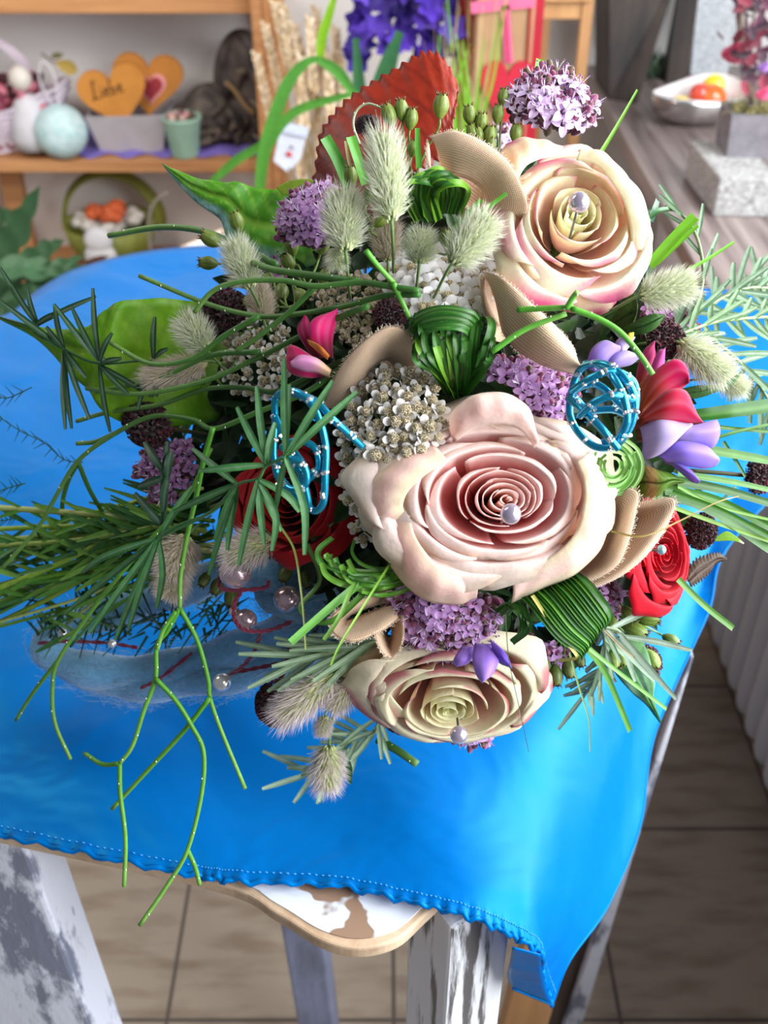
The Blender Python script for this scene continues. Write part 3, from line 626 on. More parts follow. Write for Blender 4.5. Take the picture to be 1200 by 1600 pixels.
# violet larkspur
v2 = np.array((PY(620, 100, 2.0)[0], 2.0, DZ)); vase('dark_vase', 'dark vase hidden behind the bouquet holding violet flower spikes', v2, .06, .2, c(60, 60, 62))
for sx, px0, lab in ((0, 590, 'deep violet flower spike, left one at the top of the photo'), (1, 668, 'deep violet flower spike, right one at the top of the photo')):
    base = v2+np.array((-.02+.04*sx, 0, .12)); t_ = thing('larkspur', lab, 'flower', base); top_ = PY(px0+5, -90, 1.95)
    MB().tube([base, PY(px0+30-40*sx, 150, 1.97), top_], .005, c(60, 75, 45), 7).build('stem', M_STEM, t_)
    b = MB()
    for k in range(44):
        py = rng.uniform(-80, 95 if sx == 0 else 100); px = px0+rng.uniform(-46, 44)*(1-.3*max(0, py)/120); ctr = PY(px, py, 1.93+rng.uniform(-.04, .04)); ax_ = DV(rng.uniform(-.8, .8), rng.uniform(-.6, .6), 1)
        cl_ = jit(rng.choice([c(62, 32, 150), c(84, 50, 175), c(46, 22, 112), c(100, 70, 190)]), .2)
        q_ = np.array(Vector(ax_).to_track_quat('Z', 'Y').to_matrix())
        for j in range(5):
            a = 2*PI*j/5+k; d_ = q_@np.array((math.cos(a), math.sin(a), .35)); b.blade(cr([ctr, ctr+d_*.012+ax_*.004, ctr+d_*.026], 3), .011, cl_, ax_, .3, lambda s: math.sin(PI*min(1, .15+s*.8)))
    b.build('blossoms', M_FLOW, t_)
b = MB()
for k in range(9):
    ctr = PY(712+rng.uniform(-22, 18), 12+rng.uniform(-16, 16), 2.1)
    for j in range(4):
        a = rng.uniform(0, 6.3); b.blade(cr([ctr, ctr+np.array((math.cos(a), -.3, math.sin(a)))*.018], 3), .008, c(222, 226, 236), -np.array((0, 1., 0)), .2, lambda s: math.sin(PI*min(1, .2+s*.75)))
b.tube([PY(712, 25, 2.1), PY(708, 200, 2.1), v2+np.array((.03, .03, .15))], .002, c(90, 120, 60), 5); tag(b.build('white_blossom_stem', M_FLOW, None), 'stem of small white blossoms between violet flowers and gift bag', 'flower')
# grass tuft, tan and green
for k in range(30):
    x0 = 690+rng.uniform(-12, 60); x1 = x0+rng.uniform(-30, 45); y1 = rng.uniform(-20, 110); g_ = k % 3 == 0; yy = 1.75+rng.uniform(-.05, .05)
    b = MB().blade(cr([PY(x0*.6+720*.4, 330, yy), PY(x0, 200, yy), PY((x0+x1)/2, 120, yy), PY(x1, y1, yy)], 5), .0042 if g_ else .0018, c(120, 178, 52) if g_ else rng.choice([c(198, 184, 138), c(168, 172, 110), c(150, 120, 80)]), -np.array((0, 1., 0)), .2, (1, .2))
    tag(b.build('grass_stalk', M_GRASS, None), 'green grass blade in the tuft left of the gift bag' if g_ else 'dry straw stalk in the tuft left of the gift bag', 'grass', 'green blades left of the gift bag' if g_ else 'dry stalks left of the gift bag')
# gift bag
yb = 1.86; bl, br_ = PY(745, 100, yb), PY(828, 100, yb)
gbag = thing('gift_bag', 'kraft paper gift bag with red sides, pink ribbon and red heart', 'gift bag', ((bl[0]+br_[0])/2, yb+.05, DZ))
zt = 1.12; MB().box((bl[0]-.004, yb, DZ), (br_[0]+.002, yb+.09, zt), c(166, 130, 96)).build('paper_body', M_PAINT, gbag, smooth=False, bevel=.002)
MB().add([(br_[0]+.0025, yb-.004, DZ), (br_[0]+.030, yb+.05, DZ), (br_[0]+.020, yb+.05, zt), (br_[0]-.010, yb-.004, zt), (br_[0]+.0025, yb+.095, DZ), (br_[0]+.003, yb+.095, zt)], [(0, 1, 2, 3), (1, 4, 5, 2)], c(160, 16, 40)).build('red_side', M_PAINT, gbag, smooth=False, solid=.002)
xl0, xl1 = PY(716, 60, yb+.06)[0], PY(744, 60, yb+.06)[0]; MB().box((xl0, yb+.05, DZ), (xl1, yb+.09, zt), c(140, 20, 28)).build('red_back_flap', M_PAINT, gbag, smooth=False)
def strip(pa, pb, hw, col, nm, off=-.003, m=M_PAINT):
    A, B = PY(*pa, yb+off), PY(*pb, yb+off); s_ = unit(np.cross(unit(B-A), (0, 1, 0)))*hw
    return MB().prism([A-s_, A+s_, B+s_, B-s_], [A-s_-(0, .002, 0), A+s_-(0, .002, 0), B+s_-(0, .002, 0), B-s_-(0, .002, 0)], col).build(nm, m, gbag, smooth=False)
strip((736, 12), (836, 2), .0085, c(214, 98, 136), 'ribbon'); strip((789, 8), (795, 98), .0072, c(214, 98, 136), 'ribbon'); strip((789, 8), (795, 98), .0018, c(190, 40, 90), 'ribbon_stripe', -.0052)
hc = PY(793, 138, yb-.006); b = MB(); heart(b, hc, .062, .006, 0, c(176, 14, 44), .80)
hh = b.build('red_heart', M_PAINT, gbag, smooth=False, bevel=.002)
# wooden stool with white cushion at top
cs = thing('wooden_stool', 'light wooden stool with white cushion at the top behind the gift bag', 'stool', (PY(895, 60, 2.3)[0], 2.35, 0))
x0, x1 = PY(846, 20, 2.25)[0], PY(926, 20, 2.25)[0]; zs = PY(890, 20, 2.25)[2]
MB().box((x0, 2.25, zs-.012), (x1, 2.27, zs+.022), G).build('apron', M_BEECH, cs, smooth=False, bevel=.002)
MB().box((x1-.022, 2.245, 0), (x1, 2.27, zs+.04), G).build('leg', M_BEECH, cs, smooth=False, bevel=.002)
MB().box((x1-.07, 2.50, 0), (x1-.045, 2.525, zs), G).build('leg', M_BEECH, cs, smooth=False, bevel=.002)
MB().box((x0-.16, 2.245, 0), (x0-.138, 2.27, zs), G).build('leg', M_BEECH, cs, smooth=False, bevel=.002)
MB().box((x0-.16, 2.235, zs+.022), (x1-.006, 2.52, zs+.034), G).build('seat', M_BEECH, cs, smooth=False, bevel=.002)
cu = MB().box((x0-.14, 2.235, zs+.034), (x1-.012, 2.50, zs+.07), c(232, 234, 242)); cu.build('cushion', M_PAINT, cs, smooth=False, bevel=.012)
# green lobed plant lower left
plb = PY(20, 500, 1.75); pp_ = thing('leafy_plant', 'dark green lobed foliage plant at the left edge behind the blue cloth', 'plant', (plb[0], 1.75, 0))
MB().lathe((plb[0]-.1, 1.75, 0), [(0, .002), (.10, .002), (.14, .28), (.13, .28), (0, .2)], c(120, 100, 88), 24).build('pot', M_PAINT, pp_)
for (pp, w_, yy) in (([(-90, 520), (-30, 440), (20, 370), (62, 292)], 40, 1.7), ([(-60, 520), (0, 450), (60, 400), (100, 375)], 30, 1.65), ([(-40, 500), (40, 455), (100, 430), (150, 418)], 26, 1.6), ([(-120, 480), (-60, 420), (-10, 350), (20, 330)], 34, 1.8), ([(-70, 530), (30, 490), (100, 470), (160, 445)], 22, 1.55), ([(-100, 560), (-20, 520), (60, 500), (110, 490)], 24, 1.5), ([(-60, 560), (0, 530), (30, 480), (50, 440)], 30, 1.5), ([(-60, 470), (0, 420), (80, 420), (130, 400)], 24, 1.62)):
    b = MB(); n_ = 34; pts = cr([PY(x, y, yy) for x, y in pp], 12)
    b.blade(pts, w_*yy*1.15/F, jit(c(62, 98, 66), .2), DV(.2, .5, 1), .35, lambda a: max(.05, math.sin(PI*min(1, a*.92+.06)))*(.62+.38*abs(math.sin(a*19)))); b.build('leaf', M_LEAF, pp_)
b = MB()
for (x, y) in ((115, 412), (130, 425), (100, 430), (145, 405), (90, 415)): b.blade(cr([PY(x-25, y+15, 1.7), PY(x+25, y-5, 1.7)], 4), .012, jit(c(88, 52, 36), .2), DV(0, .6, 1), .2, lambda a: math.sin(PI*min(1, a*.9+.08)))
tag(b.build('dry_brown_leaves', M_LEAF, None), 'withered brown leaves beside the dark green plant on the left', 'leaf', None, 'stuff')

# ============================================================ BACKGROUND, RIGHT: ON THE WINDOW BOARD
WZ = .70
def pk(px, py, z=WZ): return PZ(px, py, z)
# dark leaning plank frame
def plank(name, lab, pts, z0, dz, th):
    # pts: base pixel pair on the board; rises with a lean
    A, B = pk(*pts[0]), pk(*pts[1]); yl = A[1]
    tA = PY(*pts[2], yl+th[1]); tB = PY(*pts[3], yl+th[1])
    off = np.array((0, th[0], 0)); o_ = MB().prism([A, B, B+off, A+off], [tA, tB, tB+off, tA+off], G).build(name, M_PLANK, None, smooth=False, bevel=.003); tag(o_, lab, 'wooden planter'); return o_
A = pk(955, 158); B = pk(992, 165)
tb_ = thing('dark_planter', 'tall dark wooden planter box with slanted side on the window board', 'planter', (A[0], A[1], WZ))
y0 = A[1]
MB().prism([pk(950, 155), pk(995, 163), pk(995, 163)+(.0, .18, 0), pk(950, 155)+(0, .18, 0)], [PY(952, -60, y0+.0), PY(1068, -60, y0+.02), PY(1068, -60, y0+.02)+(0, .18, 0), PY(952, -60, y0)+(0, .18, 0)], G).build('front_panel', M_PLANK, tb_, smooth=False, bevel=.002)
C_ = pk(1045, 135); plank_o = MB().prism([pk(1040, 130), pk(1072, 130), pk(1072, 130)+(0, .05, 0), pk(1040, 130)+(0, .05, 0)], [PY(1066, -60, C_[1]+.01), PY(1100, -60, C_[1]+.01), PY(1100, -60, C_[1]+.06), PY(1066, -60, C_[1]+.06)], G).build('dark_board', M_PLANK, None, smooth=False, bevel=.002)
tag(plank_o, 'narrow dark wooden board standing between planter and pale stone column', 'board')
C_ = pk(1080, 122); st_o = MB().prism([pk(1078, 118), pk(1135, 122), pk(1135, 122)+(0, .06, 0), pk(1078, 118)+(0, .06, 0)], [PY(1095, -60, C_[1]), PY(1180, -60, C_[1]), PY(1180, -60, C_[1]+.06), PY(1095, -60, C_[1]+.06)], G).build('stone_column', M_WHITEST, None, smooth=False, bevel=.003)
tag(st_o, 'pale speckled stone column behind the silver bowl', 'column')
# moss tuft
b = MB(); q = pk(1020, 118)
for k in range(160):
    p_ = q+np.array((rng.uniform(-.05, .05), rng.uniform(-.03, .06), 0)); b.tube([p_, p_+np.array((rng.uniform(-.015, .015), rng.uniform(-.015, .01), rng.uniform(.02, .05)))], .0015, jit(c(98, 122, 96), .3), 4)
tag(b.build('moss_tuft', M_LEAF, None), 'grey green moss tuft between dark planter and dark board', 'moss', None, 'stuff')
# silver bowl with plastic eggs
bq = pk(1076, 196); bq = bq+np.array((.01, .02, 0)); bowl = thing('silver_bowl', 'boat-shaped silver bowl with white inside holding coloured eggs', 'bowl', bq)
rows = []; cc = []
dB = bq[1]*CP+(CAMZ-WZ)*SP; mpp = dB/F
for i in range(13):
    t = i/12; sx = .018+.062*math.sin(t*PI/2)**.8; sy = .012+.050*math.sin(t*PI/2); zz = .003+.052*t**2.2
    rows.append([bq+np.array((sx*math.cos(a)*1.12+(.012 if math.cos(a) > 0 else 0)*t*math.cos(a)**2, sy*math.sin(a), zz+.030*t*t*(math.cos(a-.9)**2)*(.9 if math.cos(a-.9) > 0 else .15))) for a in np.linspace(0, 2*PI, 41)[:-1]])
bo = MB().grid(rows, c(176, 172, 172), True); o_ = bo.build('bowl_shell', simple('polished_metal', c(190, 186, 186), .22, .9), bowl, solid=.0015)
inn = [[p_+np.array((-(p_[0]-bq[0])*.03, -(p_[1]-bq[1])*.03, .0025)) for p_ in r] for r in rows]
MB().grid(inn, c(235, 236, 240), True).build('white_lining', M_GLOSS, bowl)
for px, py, col_, lab, s_ in ((1062, 166, c(240, 205, 30), 'lemon yellow egg at the front left of the silver bowl', .0215), (1112, 152, c(235, 105, 40), 'orange egg at the front of the silver bowl', .027), (1117, 132, c(240, 210, 40), 'yellow egg at the back of the silver bowl', .024), (1094, 146, c(215, 75, 60), 'red egg between the yellow ones in the silver bowl', .021)):
    q = P(px, py, dB-.02 if py > 140 else dB+.01); tag(MB().sphere(q, (s_*1.1, s_, s_*.95), col_, 22, 14).build('coloured_egg', M_GLOSS, None), lab, 'egg')
# concrete block and pot with burgundy plant
q0, q1 = pk(1113, 338), pk(1192, 341)
blk = [q0, q1+np.array((.012, 0, 0)), q1+np.array((.012, .19, 0)), q0+np.array((-.006, .19, 0))]
bt = [p_+np.array((0, 0, .066)) for p_ in blk]
tag(MB().prism(blk, bt, G).build('concrete_block', M_CONC, None, smooth=False, bevel=.004), 'speckled grey concrete block on the window board', 'block')
ZB = WZ+.066
p0_, p1_ = PZ(1136, 245, ZB), PZ(1200, 248, ZB)
pb = [p0_, p1_+np.array((.01, 0, 0)), p1_+np.array((.01, .075, 0)), p0_+np.array((0, .075, 0))]
pot = thing('grey_pot', 'square grey zinc pot standing on the concrete block', 'pot', p0_)
pt = [p_+np.array((.004*(1 if i in (1, 2) else -1), 0, .072)) for i, p_ in enumerate(pb)]
MB().add(pb+pt, [(0, 3, 2, 1), (0, 1, 5, 4), (1, 2, 6, 5), (2, 3, 7, 6), (3, 0, 4, 7)], G).build('pot_body', M_GREYPOT, pot, smooth=False, solid=.004)
pc = (np.array(pt[0])+np.array(pt[2]))/2
b = MB()
for k in range(140):
    p_ = pc+np.array((rng.uniform(-.03, .035), rng.uniform(-.03, .03), -.01)); d_ = np.array((rng.uniform(-.02, .02), rng.uniform(-.02, .01), rng.uniform(.008, .022))); b.tube(cr([p_, p_+d_, p_+d_*1.2+np.array((rng.uniform(-.015, .015), 0, -.006))], 3), .0009, jit(c(140, 132, 88), .3), 4)
b.build('straw_filling', M_SEED, pot)['kind'] = 'stuff'
cel = thing('burgundy_plant', 'dark burgundy leaved plant with wine red stems growing in the grey pot', 'plant', pc)
for k in range(9):
    tp = P(1165+rng.uniform(-25, 40), rng.uniform(-80, 40), 1.55); MB().tube(cr([pc+np.array((rng.uniform(-.012, .012), 0, 0)), (pc+tp)/2+np.array((rng.uniform(-.01, .01), 0, 0)), tp], 5), rng.uniform(.0015, .003), rng.choice([c(92, 22, 52), c(70, 16, 38), c(110, 90, 50)]), 6).build('stem', M_DARK, cel)
b = MB()
for k in range(70):
    q = P(1172+rng.gauss(0, 18), rng.uniform(-60, 75) if k % 4 else rng.uniform(60, 130), 1.52+rng.uniform(-.03, .03)); d_ = DV(rng.uniform(-1, 1), rng.uniform(-1, .6), rng.uniform(-.2, .6))
    b.blade(cr([q, q+d_*.012, q+d_*.026], 3), .010, jit(rng.choice([c(72, 16, 46), c(50, 12, 36), c(110, 20, 45)]), .2), DV(rng.uniform(-.5, .5), .3, 1), .3, lambda a: math.sin(PI*min(1, .1+a*.85))*(.75+.25*math.sin(a*20)))
b.build('leaves', M_DARK, cel)
def mini_rose(name, lab, ctr, R_, col, parent=None):
    t = thing(name, lab, 'flower', ctr); ax_ = DV(-.5, .6, .6); q_ = np.array(Vector(ax_).to_track_quat('Z', 'Y').to_matrix())
    for k in range(9):
        b = MB(); r0 = R_*(.25+.75*k/8); th = k*2.4; rows = []
        for i in range(6):
            v = i/5; rr = r0*(.35+.65*math.sin(v*PI/2)); rows.append([ctr+q_@np.array((rr*math.cos(th+u), rr*math.sin(th+u), R_*(v*1.1-.1*(k/8)*v))) for u in np.linspace(-1.1, 1.1, 9)])
        b.grid(rows, jit(col, .08)); b.build('petal', M_PETAL, t)
mini_rose('pink_rosebud', 'pink paper rosebud at the left edge of the grey pot', P(1152, 96, 1.55), .020, c(228, 118, 150))
mini_rose('pink_rosebud', 'small pink rosebud hanging over the right edge of the grey pot', P(1196, 155, 1.50), .012, c(235, 120, 160))
mini_rose('lilac_floret', 'tiny lilac bloom at the right edge above the grey pot', P(1196, 112, 1.5), .010, c(190, 150, 215))

# ============================================================ THE BOUQUET
def L2(px, py, dd=0): return P(px, py, surf(px, py)+dd)
def cap(px, py, d, gap=.012):   # keep things above the cloth
    return min(d, (CAMZ-TZ-gap)/(SP+(py-800)/F*CP)) if py < 1330 else d
def pth(pts, d0=None, d1=None, dd=0):
    n = len(pts); out = []
    for i, q in enumerate(pts):
        if len(q) > 2: d = q[2]
        elif d0 is not None: d = d0+(d1-d0)*i/(n-1)
        else: d = surf(q[0], q[1])+dd
        out.append(P(q[0], q[1], cap(q[0], q[1], d)))
    return out
def outward(px, py, k=1.0):
    return DV((px-720)/420.*k, -(py-720)/420.*k, 1)

# ---------------- dark foliage between the flowers
poly = [(300, 500), (345, 420), (440, 310), (500, 260), (560, 250), (700, 250), (800, 200), (900, 230), (1000, 300), (1050, 440), (1090, 540), (1075, 680), (1090, 800), (1085, 880), (1010, 1010), (960, 1060), (860, 1040), (700, 1080), (600, 1100), (500, 1080), (500, 960), (430, 860), (330, 800), (240, 760), (235, 640)]
def inside(x, y, pg):
    r = False; j = len(pg)-1
    for i in range(len(pg)):
        if (pg[i][1] > y) != (pg[j][1] > y) and x < (pg[j][0]-pg[i][0])*(y-pg[i][1])/(pg[j][1]-pg[i][1])+pg[i][0]: r = not r
        j = i
    return r
b = MB(); n_ = 0
ctrp = (690, 690)
poly = [(ctrp[0]+(x-ctrp[0])*.90, ctrp[1]+(y-ctrp[1])*.90) for x, y in poly]
while n_ < 2600:
    x, y = rng.uniform(220, 1100), rng.uniform(180, 1110)
    if not inside(x, y, poly): continue
    n_ += 1; q = P(x, y, cap(x, y, surf(x, y)+rng.uniform(.03, .085))); a = rng.uniform(0, 2*PI); d_ = DV(math.cos(a), math.sin(a), rng.uniform(-.2, .5))
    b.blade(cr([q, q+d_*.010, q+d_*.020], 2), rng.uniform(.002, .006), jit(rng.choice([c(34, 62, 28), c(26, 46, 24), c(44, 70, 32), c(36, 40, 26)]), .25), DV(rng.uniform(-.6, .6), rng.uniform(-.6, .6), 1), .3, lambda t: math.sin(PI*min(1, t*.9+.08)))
tag(b.build('foliage', M_LEAF, None), 'dense dark green foliage filling the gaps between the flowers of the bouquet', 'foliage', None, 'stuff')
# bound stems running back from the dome
b = MB(); hub = P(560, 760, .70); tail = P(60, 690, .93)
for k in range(60):
    a = rng.uniform(0, 2*PI); r = rng.uniform(0, 1)**.5; s_ = P(700+330*r*math.cos(a), 700+300*r*math.sin(a), .0+surf(700+330*r*math.cos(a), 700+300*r*math.sin(a))+.06)
    u = np.array((rng.gauss(0, .011), rng.gauss(0, .011), rng.gauss(0, .008)))
    b.tube(cr([s_, s_*.4+(hub+u)*.6+(0, .01, 0), hub+u], 5), .0019, jit(c(58, 92, 44), .25), 5)
tag(b.build('stem_bundle', M_STEM, None), 'bound flower stems gathered behind the flower heads of the bouquet', 'stems', None, 'stuff')

# ---------------- roses
def rose(name, label, px, py, d, R_, axis, pal, n=38, sx=1., sy=1., inner=(0, 0), roll=0, Hs=.75, seed=1, gap=None, mat=None, ruf=1.0, flare=1.0, open_=.82, expo=.95):
    r_ = random.Random(seed); ctr = P(px, py, d); t = thing(name, label, 'rose', ctr-np.array(axis)*R_*Hs)
    zc = unit(np.array(axis)); xc = unit(RIGHT-zc*np.dot(RIGHT, zc)); Q = np.column_stack((xc, np.cross(zc, xc), zc))
    H = R_*Hs
    def bez(p0, p1, p2, t): return p0*(1-t)**2+2*p1*t*(1-t)+p2*t*t
    for k in range(n):
        s = k/(n-1); th = roll+k*2.399+r_.uniform(-.22, .22)
        rr = R_*(.02+open_*s**expo)
        if gap and s > gap[0]: rr += R_*gap[1]*min(1, (s-gap[0])/.08)
        rr *= r_.uniform(.97, 1.04)
        W = (1.7-.85*s**.5)*r_.uniform(.92, 1.1)
        hz = R_*(.10+.05*s-.42*max(0, s-.5)**1.4)+r_.uniform(-.015, .02)*R_
        fl = R_*(.012+.22*sstep(.25, 1, s)*r_.uniform(.75, 1.25))*flare; drop = fl*(.25+.55*s)
        rot = r_.uniform(-.10, .10); tilt_ = r_.uniform(-.05, .05)*R_*s
        NU, NV = (22, 16) if s > .25 else (14, 11)
        b0 = np.array((R_*.05, -H)); b1 = np.array((rr*.80, -H*.62+.25*R_*s)); b2 = np.array((rr, hz))
        rows = []; cc = []; ph = r_.uniform(0, 6); tipn = r_.uniform(-.3, .3); ruff = ruf*R_*(.003+.030*s*s)
        for i in range(NV+1):
            v = i/NV; row = []; cr_ = []
            for j in range(NU+1):
                u = -1+2*j/NU; au = abs(u)
                top = 1-.16*au**3-.10*au**8+.035*math.exp(-((u-tipn)/.16)**2)*(s > .2)
                vv = v*top; th_ = th+u*W*(1-.10*v*s)+rot*v
                if vv < .72: q = bez(b0, b1, b2, vv/.72)
                else:
                    t_ = (vv-.72)/.28; d0_ = unit(b2-b1); q = b2+d0_*fl*.30*math.sin(t_*PI/2)*(1-.4*t_)+np.array((fl*t_*t_*1.0, -drop*t_**2.2))
                rad, zz = q[0], q[1]+tilt_*u*v
                rad *= 1+.07*u*(1-.6*s)
                e = max(0, vv-.62)/.38
                zz += (ruff*math.sin(u*4+ph)+ruff*.45*math.sin(u*11+ph*2))*e; rad += ruff*.9*math.sin(u*6+ph*1.7)*e
                if s > .2: rad -= R_*.035*e*abs(math.sin(u*2.3+ph))*(1-.3*s)      # edges fold straight, not round
                cen = np.array((inner[0], inner[1], 0))*R_*(1-s)**.9
                row.append(ctr+Q@(np.array((rad*math.cos(th_)*sx, rad*math.sin(th_)*sy, zz))+cen))
                cr_.append(pal(s, u, v, vv, r_, k))
            rows.append(row); cc.append(cr_)
        b = MB(); b.grid(rows, cc); o = b.build('petal', mat or M_PETAL, t, solid=R_*.004 if s > .25 else 0)
    # receptacle and sepals behind
    b = MB(); nb = -np.array(axis); b.sphere(ctr+nb*(H+.002), (R_*.22, R_*.22, R_*.28), c(78, 112, 58), 14, 9, axis=tuple(axis))
    b.tube([ctr+nb*(H+.004), ctr+nb*(H+.045)], .0028, c(70, 105, 55), 8)
    b.build('calyx', M_STEM, t)
    return t
def sstep(a, b_, x): t = max(0, min(1, (x-a)/(b_-a))); return t*t*(3-2*t)
def pal_center(s, u, v, vv, r_, k):
    deep = mix(c(252, 158, 154), c(255, 196, 150), sstep(.30, .02, s)); rim = mix(c(255, 232, 227), c(255, 238, 232), s)
    col = mix(deep, rim, sstep(.42, .74, vv))
    if s > .55: col = mix(col, c(240, 232, 205), .55*sstep(.78, 1, vv)*sstep(.55, .9, s)); col = mix(col, c(250, 218, 206), .3*(1-vv))
    if s > .5 and v > .93: col = mix(col, c(214, 180, 140), .45*(.5+.5*math.sin(u*7+k)))
    return col
def pal_top(s, u, v, vv, r_, k):
    deep = mix(c(255, 226, 212), c(232, 232, 176), sstep(.42, .15, s)); rim = mix(c(250, 250, 214), c(255, 250, 232), s)
    col = mix(deep, rim, sstep(.48, .74, vv))
    e = sstep(.78, .96, v)*(.5+.5*math.sin(u*4+k*1.7)); 
    if s > .3: col = mix(col, c(222, 70, 140), .95*e*(.45+.55*s))
    return col
def pal_low(s, u, v, vv, r_, k):
    deep = mix(c(238, 190, 178), c(222, 218, 150), sstep(.45, .15, s)); rim = mix(c(236, 234, 196), c(246, 236, 212), s)
    col = mix(deep, rim, sstep(.45, .74, vv))
    e = sstep(.84, .97, v)*sstep(.1, .6, math.sin(u*3+k*2.1))
    return mix(col, c(196, 40, 96), .8*e*sstep(.2, .5, s))
def pal_red(base, dark):
    def f(s, u, v, vv, r_, k): return mix(dark, base, sstep(.3, .9, vv)*.85+.15)
    return f
R0 = 178*.478/F
rose('rose', 'largest rose, pale pink with cream rim, in the centre of the bouquet', 762, 772, .488, R0*.99, DV(.06, .10, 1), pal_center, n=36, sx=1.14, sy=.82, inner=(.17, -.06), roll=.4, seed=5, gap=(.42, .10), open_=.78)
rose('rose', 'cream rose with magenta edged petals at the upper right of the bouquet', 900, 356, .515, 122*.515/F*1.04, DV(.12, .28, 1), pal_top, n=23, sx=1.0, sy=1.06, inner=(0.02, .20), roll=1.3, seed=11, gap=(.40, .10), open_=.80, flare=.9)
rose('rose', 'cream rose with pink specks hanging lowest over the blue cloth', 714, 1082, .548, 142*.552/F*.98, DV(.0, -.55, 1), pal_low, n=25, sx=1.03, sy=.74, inner=(-.10, -.22), roll=2.2, seed=23, gap=(.40, .12), open_=.80)
rose('rose', 'dark red rose under the turquoise wire on the left of the bouquet', 452, 782, .545, 104*.545/F, DV(-.35, .05, 1), pal_red(c(150, 4, 16), c(70, 1, 6)), n=24, roll=.8, seed=31, mat=M_RED, open_=.85)
rose('rose', 'bright red rose at the right edge with pale blue pearl', 1032, 866, .545, 92*.545/F, DV(.75, .1, .8), pal_red(c(196, 6, 34), c(105, 2, 12)), n=22, sx=1.0, sy=.98, roll=.2, seed=41, mat=M_RED, open_=.88)

def pearl(name, label, px, py, d, r_px, mat, pin=None, cat='pearl pin'):
    q = P(px, py, d); t = thing(name, label, cat, q); MB().sphere(q, r_px*d/F, G, 28, 18).build('pearl', mat, t)
    if pin is not None: MB().tube([q, q+pin], .0006, G, 8).build('pin', M_STEEL, t)
    return t
pearl('pearl_pin', 'lilac pearl pin in the heart of the largest pale pink rose', 798, 803, .462, 16.5, M_PLILAC, -DV(.1, .2, 1)*.02)
pearl('pearl_pin', 'pale lilac pearl pin in the upper right cream rose', 905, 316, .492, 16.5, M_PLILAC, -DV(.1, .6, 1)*.02+UP*-.003)
pearl('pearl_pin', 'lilac pearl pin at the bottom rim of the lowest cream rose', 717, 1148, .535, 14, M_PLILAC, UP*.006-TOV*.012)
pearl('pearl_pin', 'tiny pale blue pearl pin in the bright red rose on the right', 1033, 859, .512, 8, M_PBLUE, -DV(.6, .1, 1)*.015)

# ---------------- linen ribbon loops
def loft(A, B, n=8, m=8, bulge=0, nrm=None):
    """surface between two edges given as points"""
    ea, eb = cr(A, n), cr(B, n); rows = []
    for p_, q_ in zip(ea, eb):
        row = []
        for j in range(m+1):
            t = j/m; x = p_*(1-t)+q_*t
            if bulge: x = x+(TOV if nrm is None else nrm)*bulge*math.sin(PI*t)
            row.append(x)
        rows.append(row)
    return rows
def uvgrid(o, nr, nc, su, sv):
    me = o.data; uv = me.uv_layers.new(name='UVMap')
    for p_ in me.polygons:
        for li in p_.loop_indices:
            vi = me.loops[li].vertex_index; uv.data[li].uv = ((vi//nc)*su, (vi % nc)*sv)
def linen(label, folds, n=8, m=12):
    t = None; r_ = random.Random(len(label))
    for A, B, bulge in folds:
        A, B = [P(*q) for q in A], [P(*q) for q in B]; rows = loft(A, B, n, m, bulge)
        if t is None: t = thing('linen_ribbon', label, 'ribbon', sum(A+B)/(len(A)+len(B)))
        o = MB().grid(rows, G).build('ribbon_fold', M_LINEN, t, solid=.0009)
        ln = sum(np.linalg.norm(A[i+1]-A[i]) for i in range(len(A)-1)); wd = np.mean([np.linalg.norm(A[i]-B[i]) for i in range(len(A))])
        K = 1/.0010*.159*2; uvgrid(o, len(rows), m+1, ln/len(rows)*K, wd/(m+1)*K); b = MB()
        for e in (0, -1):
            for i in range(len(rows)-1):
                for q in range(4):
                    p_ = rows[i][e]*(1-q/4)+rows[i+1][e]*(q/4); d_ = unit(rows[i][e]-rows[i][1 if e == 0 else -2])
                    L_ = r_.uniform(.0005, .0020); J_ = lambda k: np.array((r_.uniform(-1, 1), r_.uniform(-1, 1), r_.uniform(-1, 1)))*k
                    b.tube([p_, p_+d_*L_*.6+J_(.0004), p_+d_*L_+J_(.0010)], .00013, c(226, 204, 180), 3, False)
        b.build('frayed_edge', M_WOOL, t)
    return t
linen('beige linen ribbon loop left of the upper right cream rose', [
 ([(672, 214, .505), (712, 206, .492), (760, 226, .486), (800, 262, .488), (824, 318, .50), (815, 345, .52)],
  [(690, 262, .508), (705, 272, .502), (728, 278, .502), (750, 292, .508), (758, 318, .518), (752, 345, .535)], .007),
 ([(690, 268, .51), (720, 262, .53), (755, 285, .54), (775, 310, .545), (780, 350, .55)], [(690, 285, .512), (712, 330, .535), (735, 350, .55), (755, 365, .555), (770, 372, .56)], -.004),
 ([(668, 222, .506), (668, 255, .50), (685, 285, .50), (712, 308, .503), (740, 335, .51), (762, 362, .52)], [(672, 258, .52), (672, 275, .515), (690, 305, .517), (712, 330, .52), (735, 352, .53), (752, 372, .54)], .004)])
linen('beige linen ribbon loop above the centre rose, pointing down to the right wire ball', [
 ([(755, 425, .52), (785, 435, .50), (825, 470, .486), (862, 505, .480), (892, 538, .482), (904, 572, .49)],
  [(782, 505, .525), (788, 522, .510), (806, 545, .498), (832, 562, .490), (862, 575, .488), (898, 584, .495)], .009),
 ([(752, 430, .515), (752, 455, .512), (758, 490, .512), (768, 530, .515)], [(785, 450, .53), (785, 480, .535), (790, 510, .53), (790, 535, .525)], -.003)])
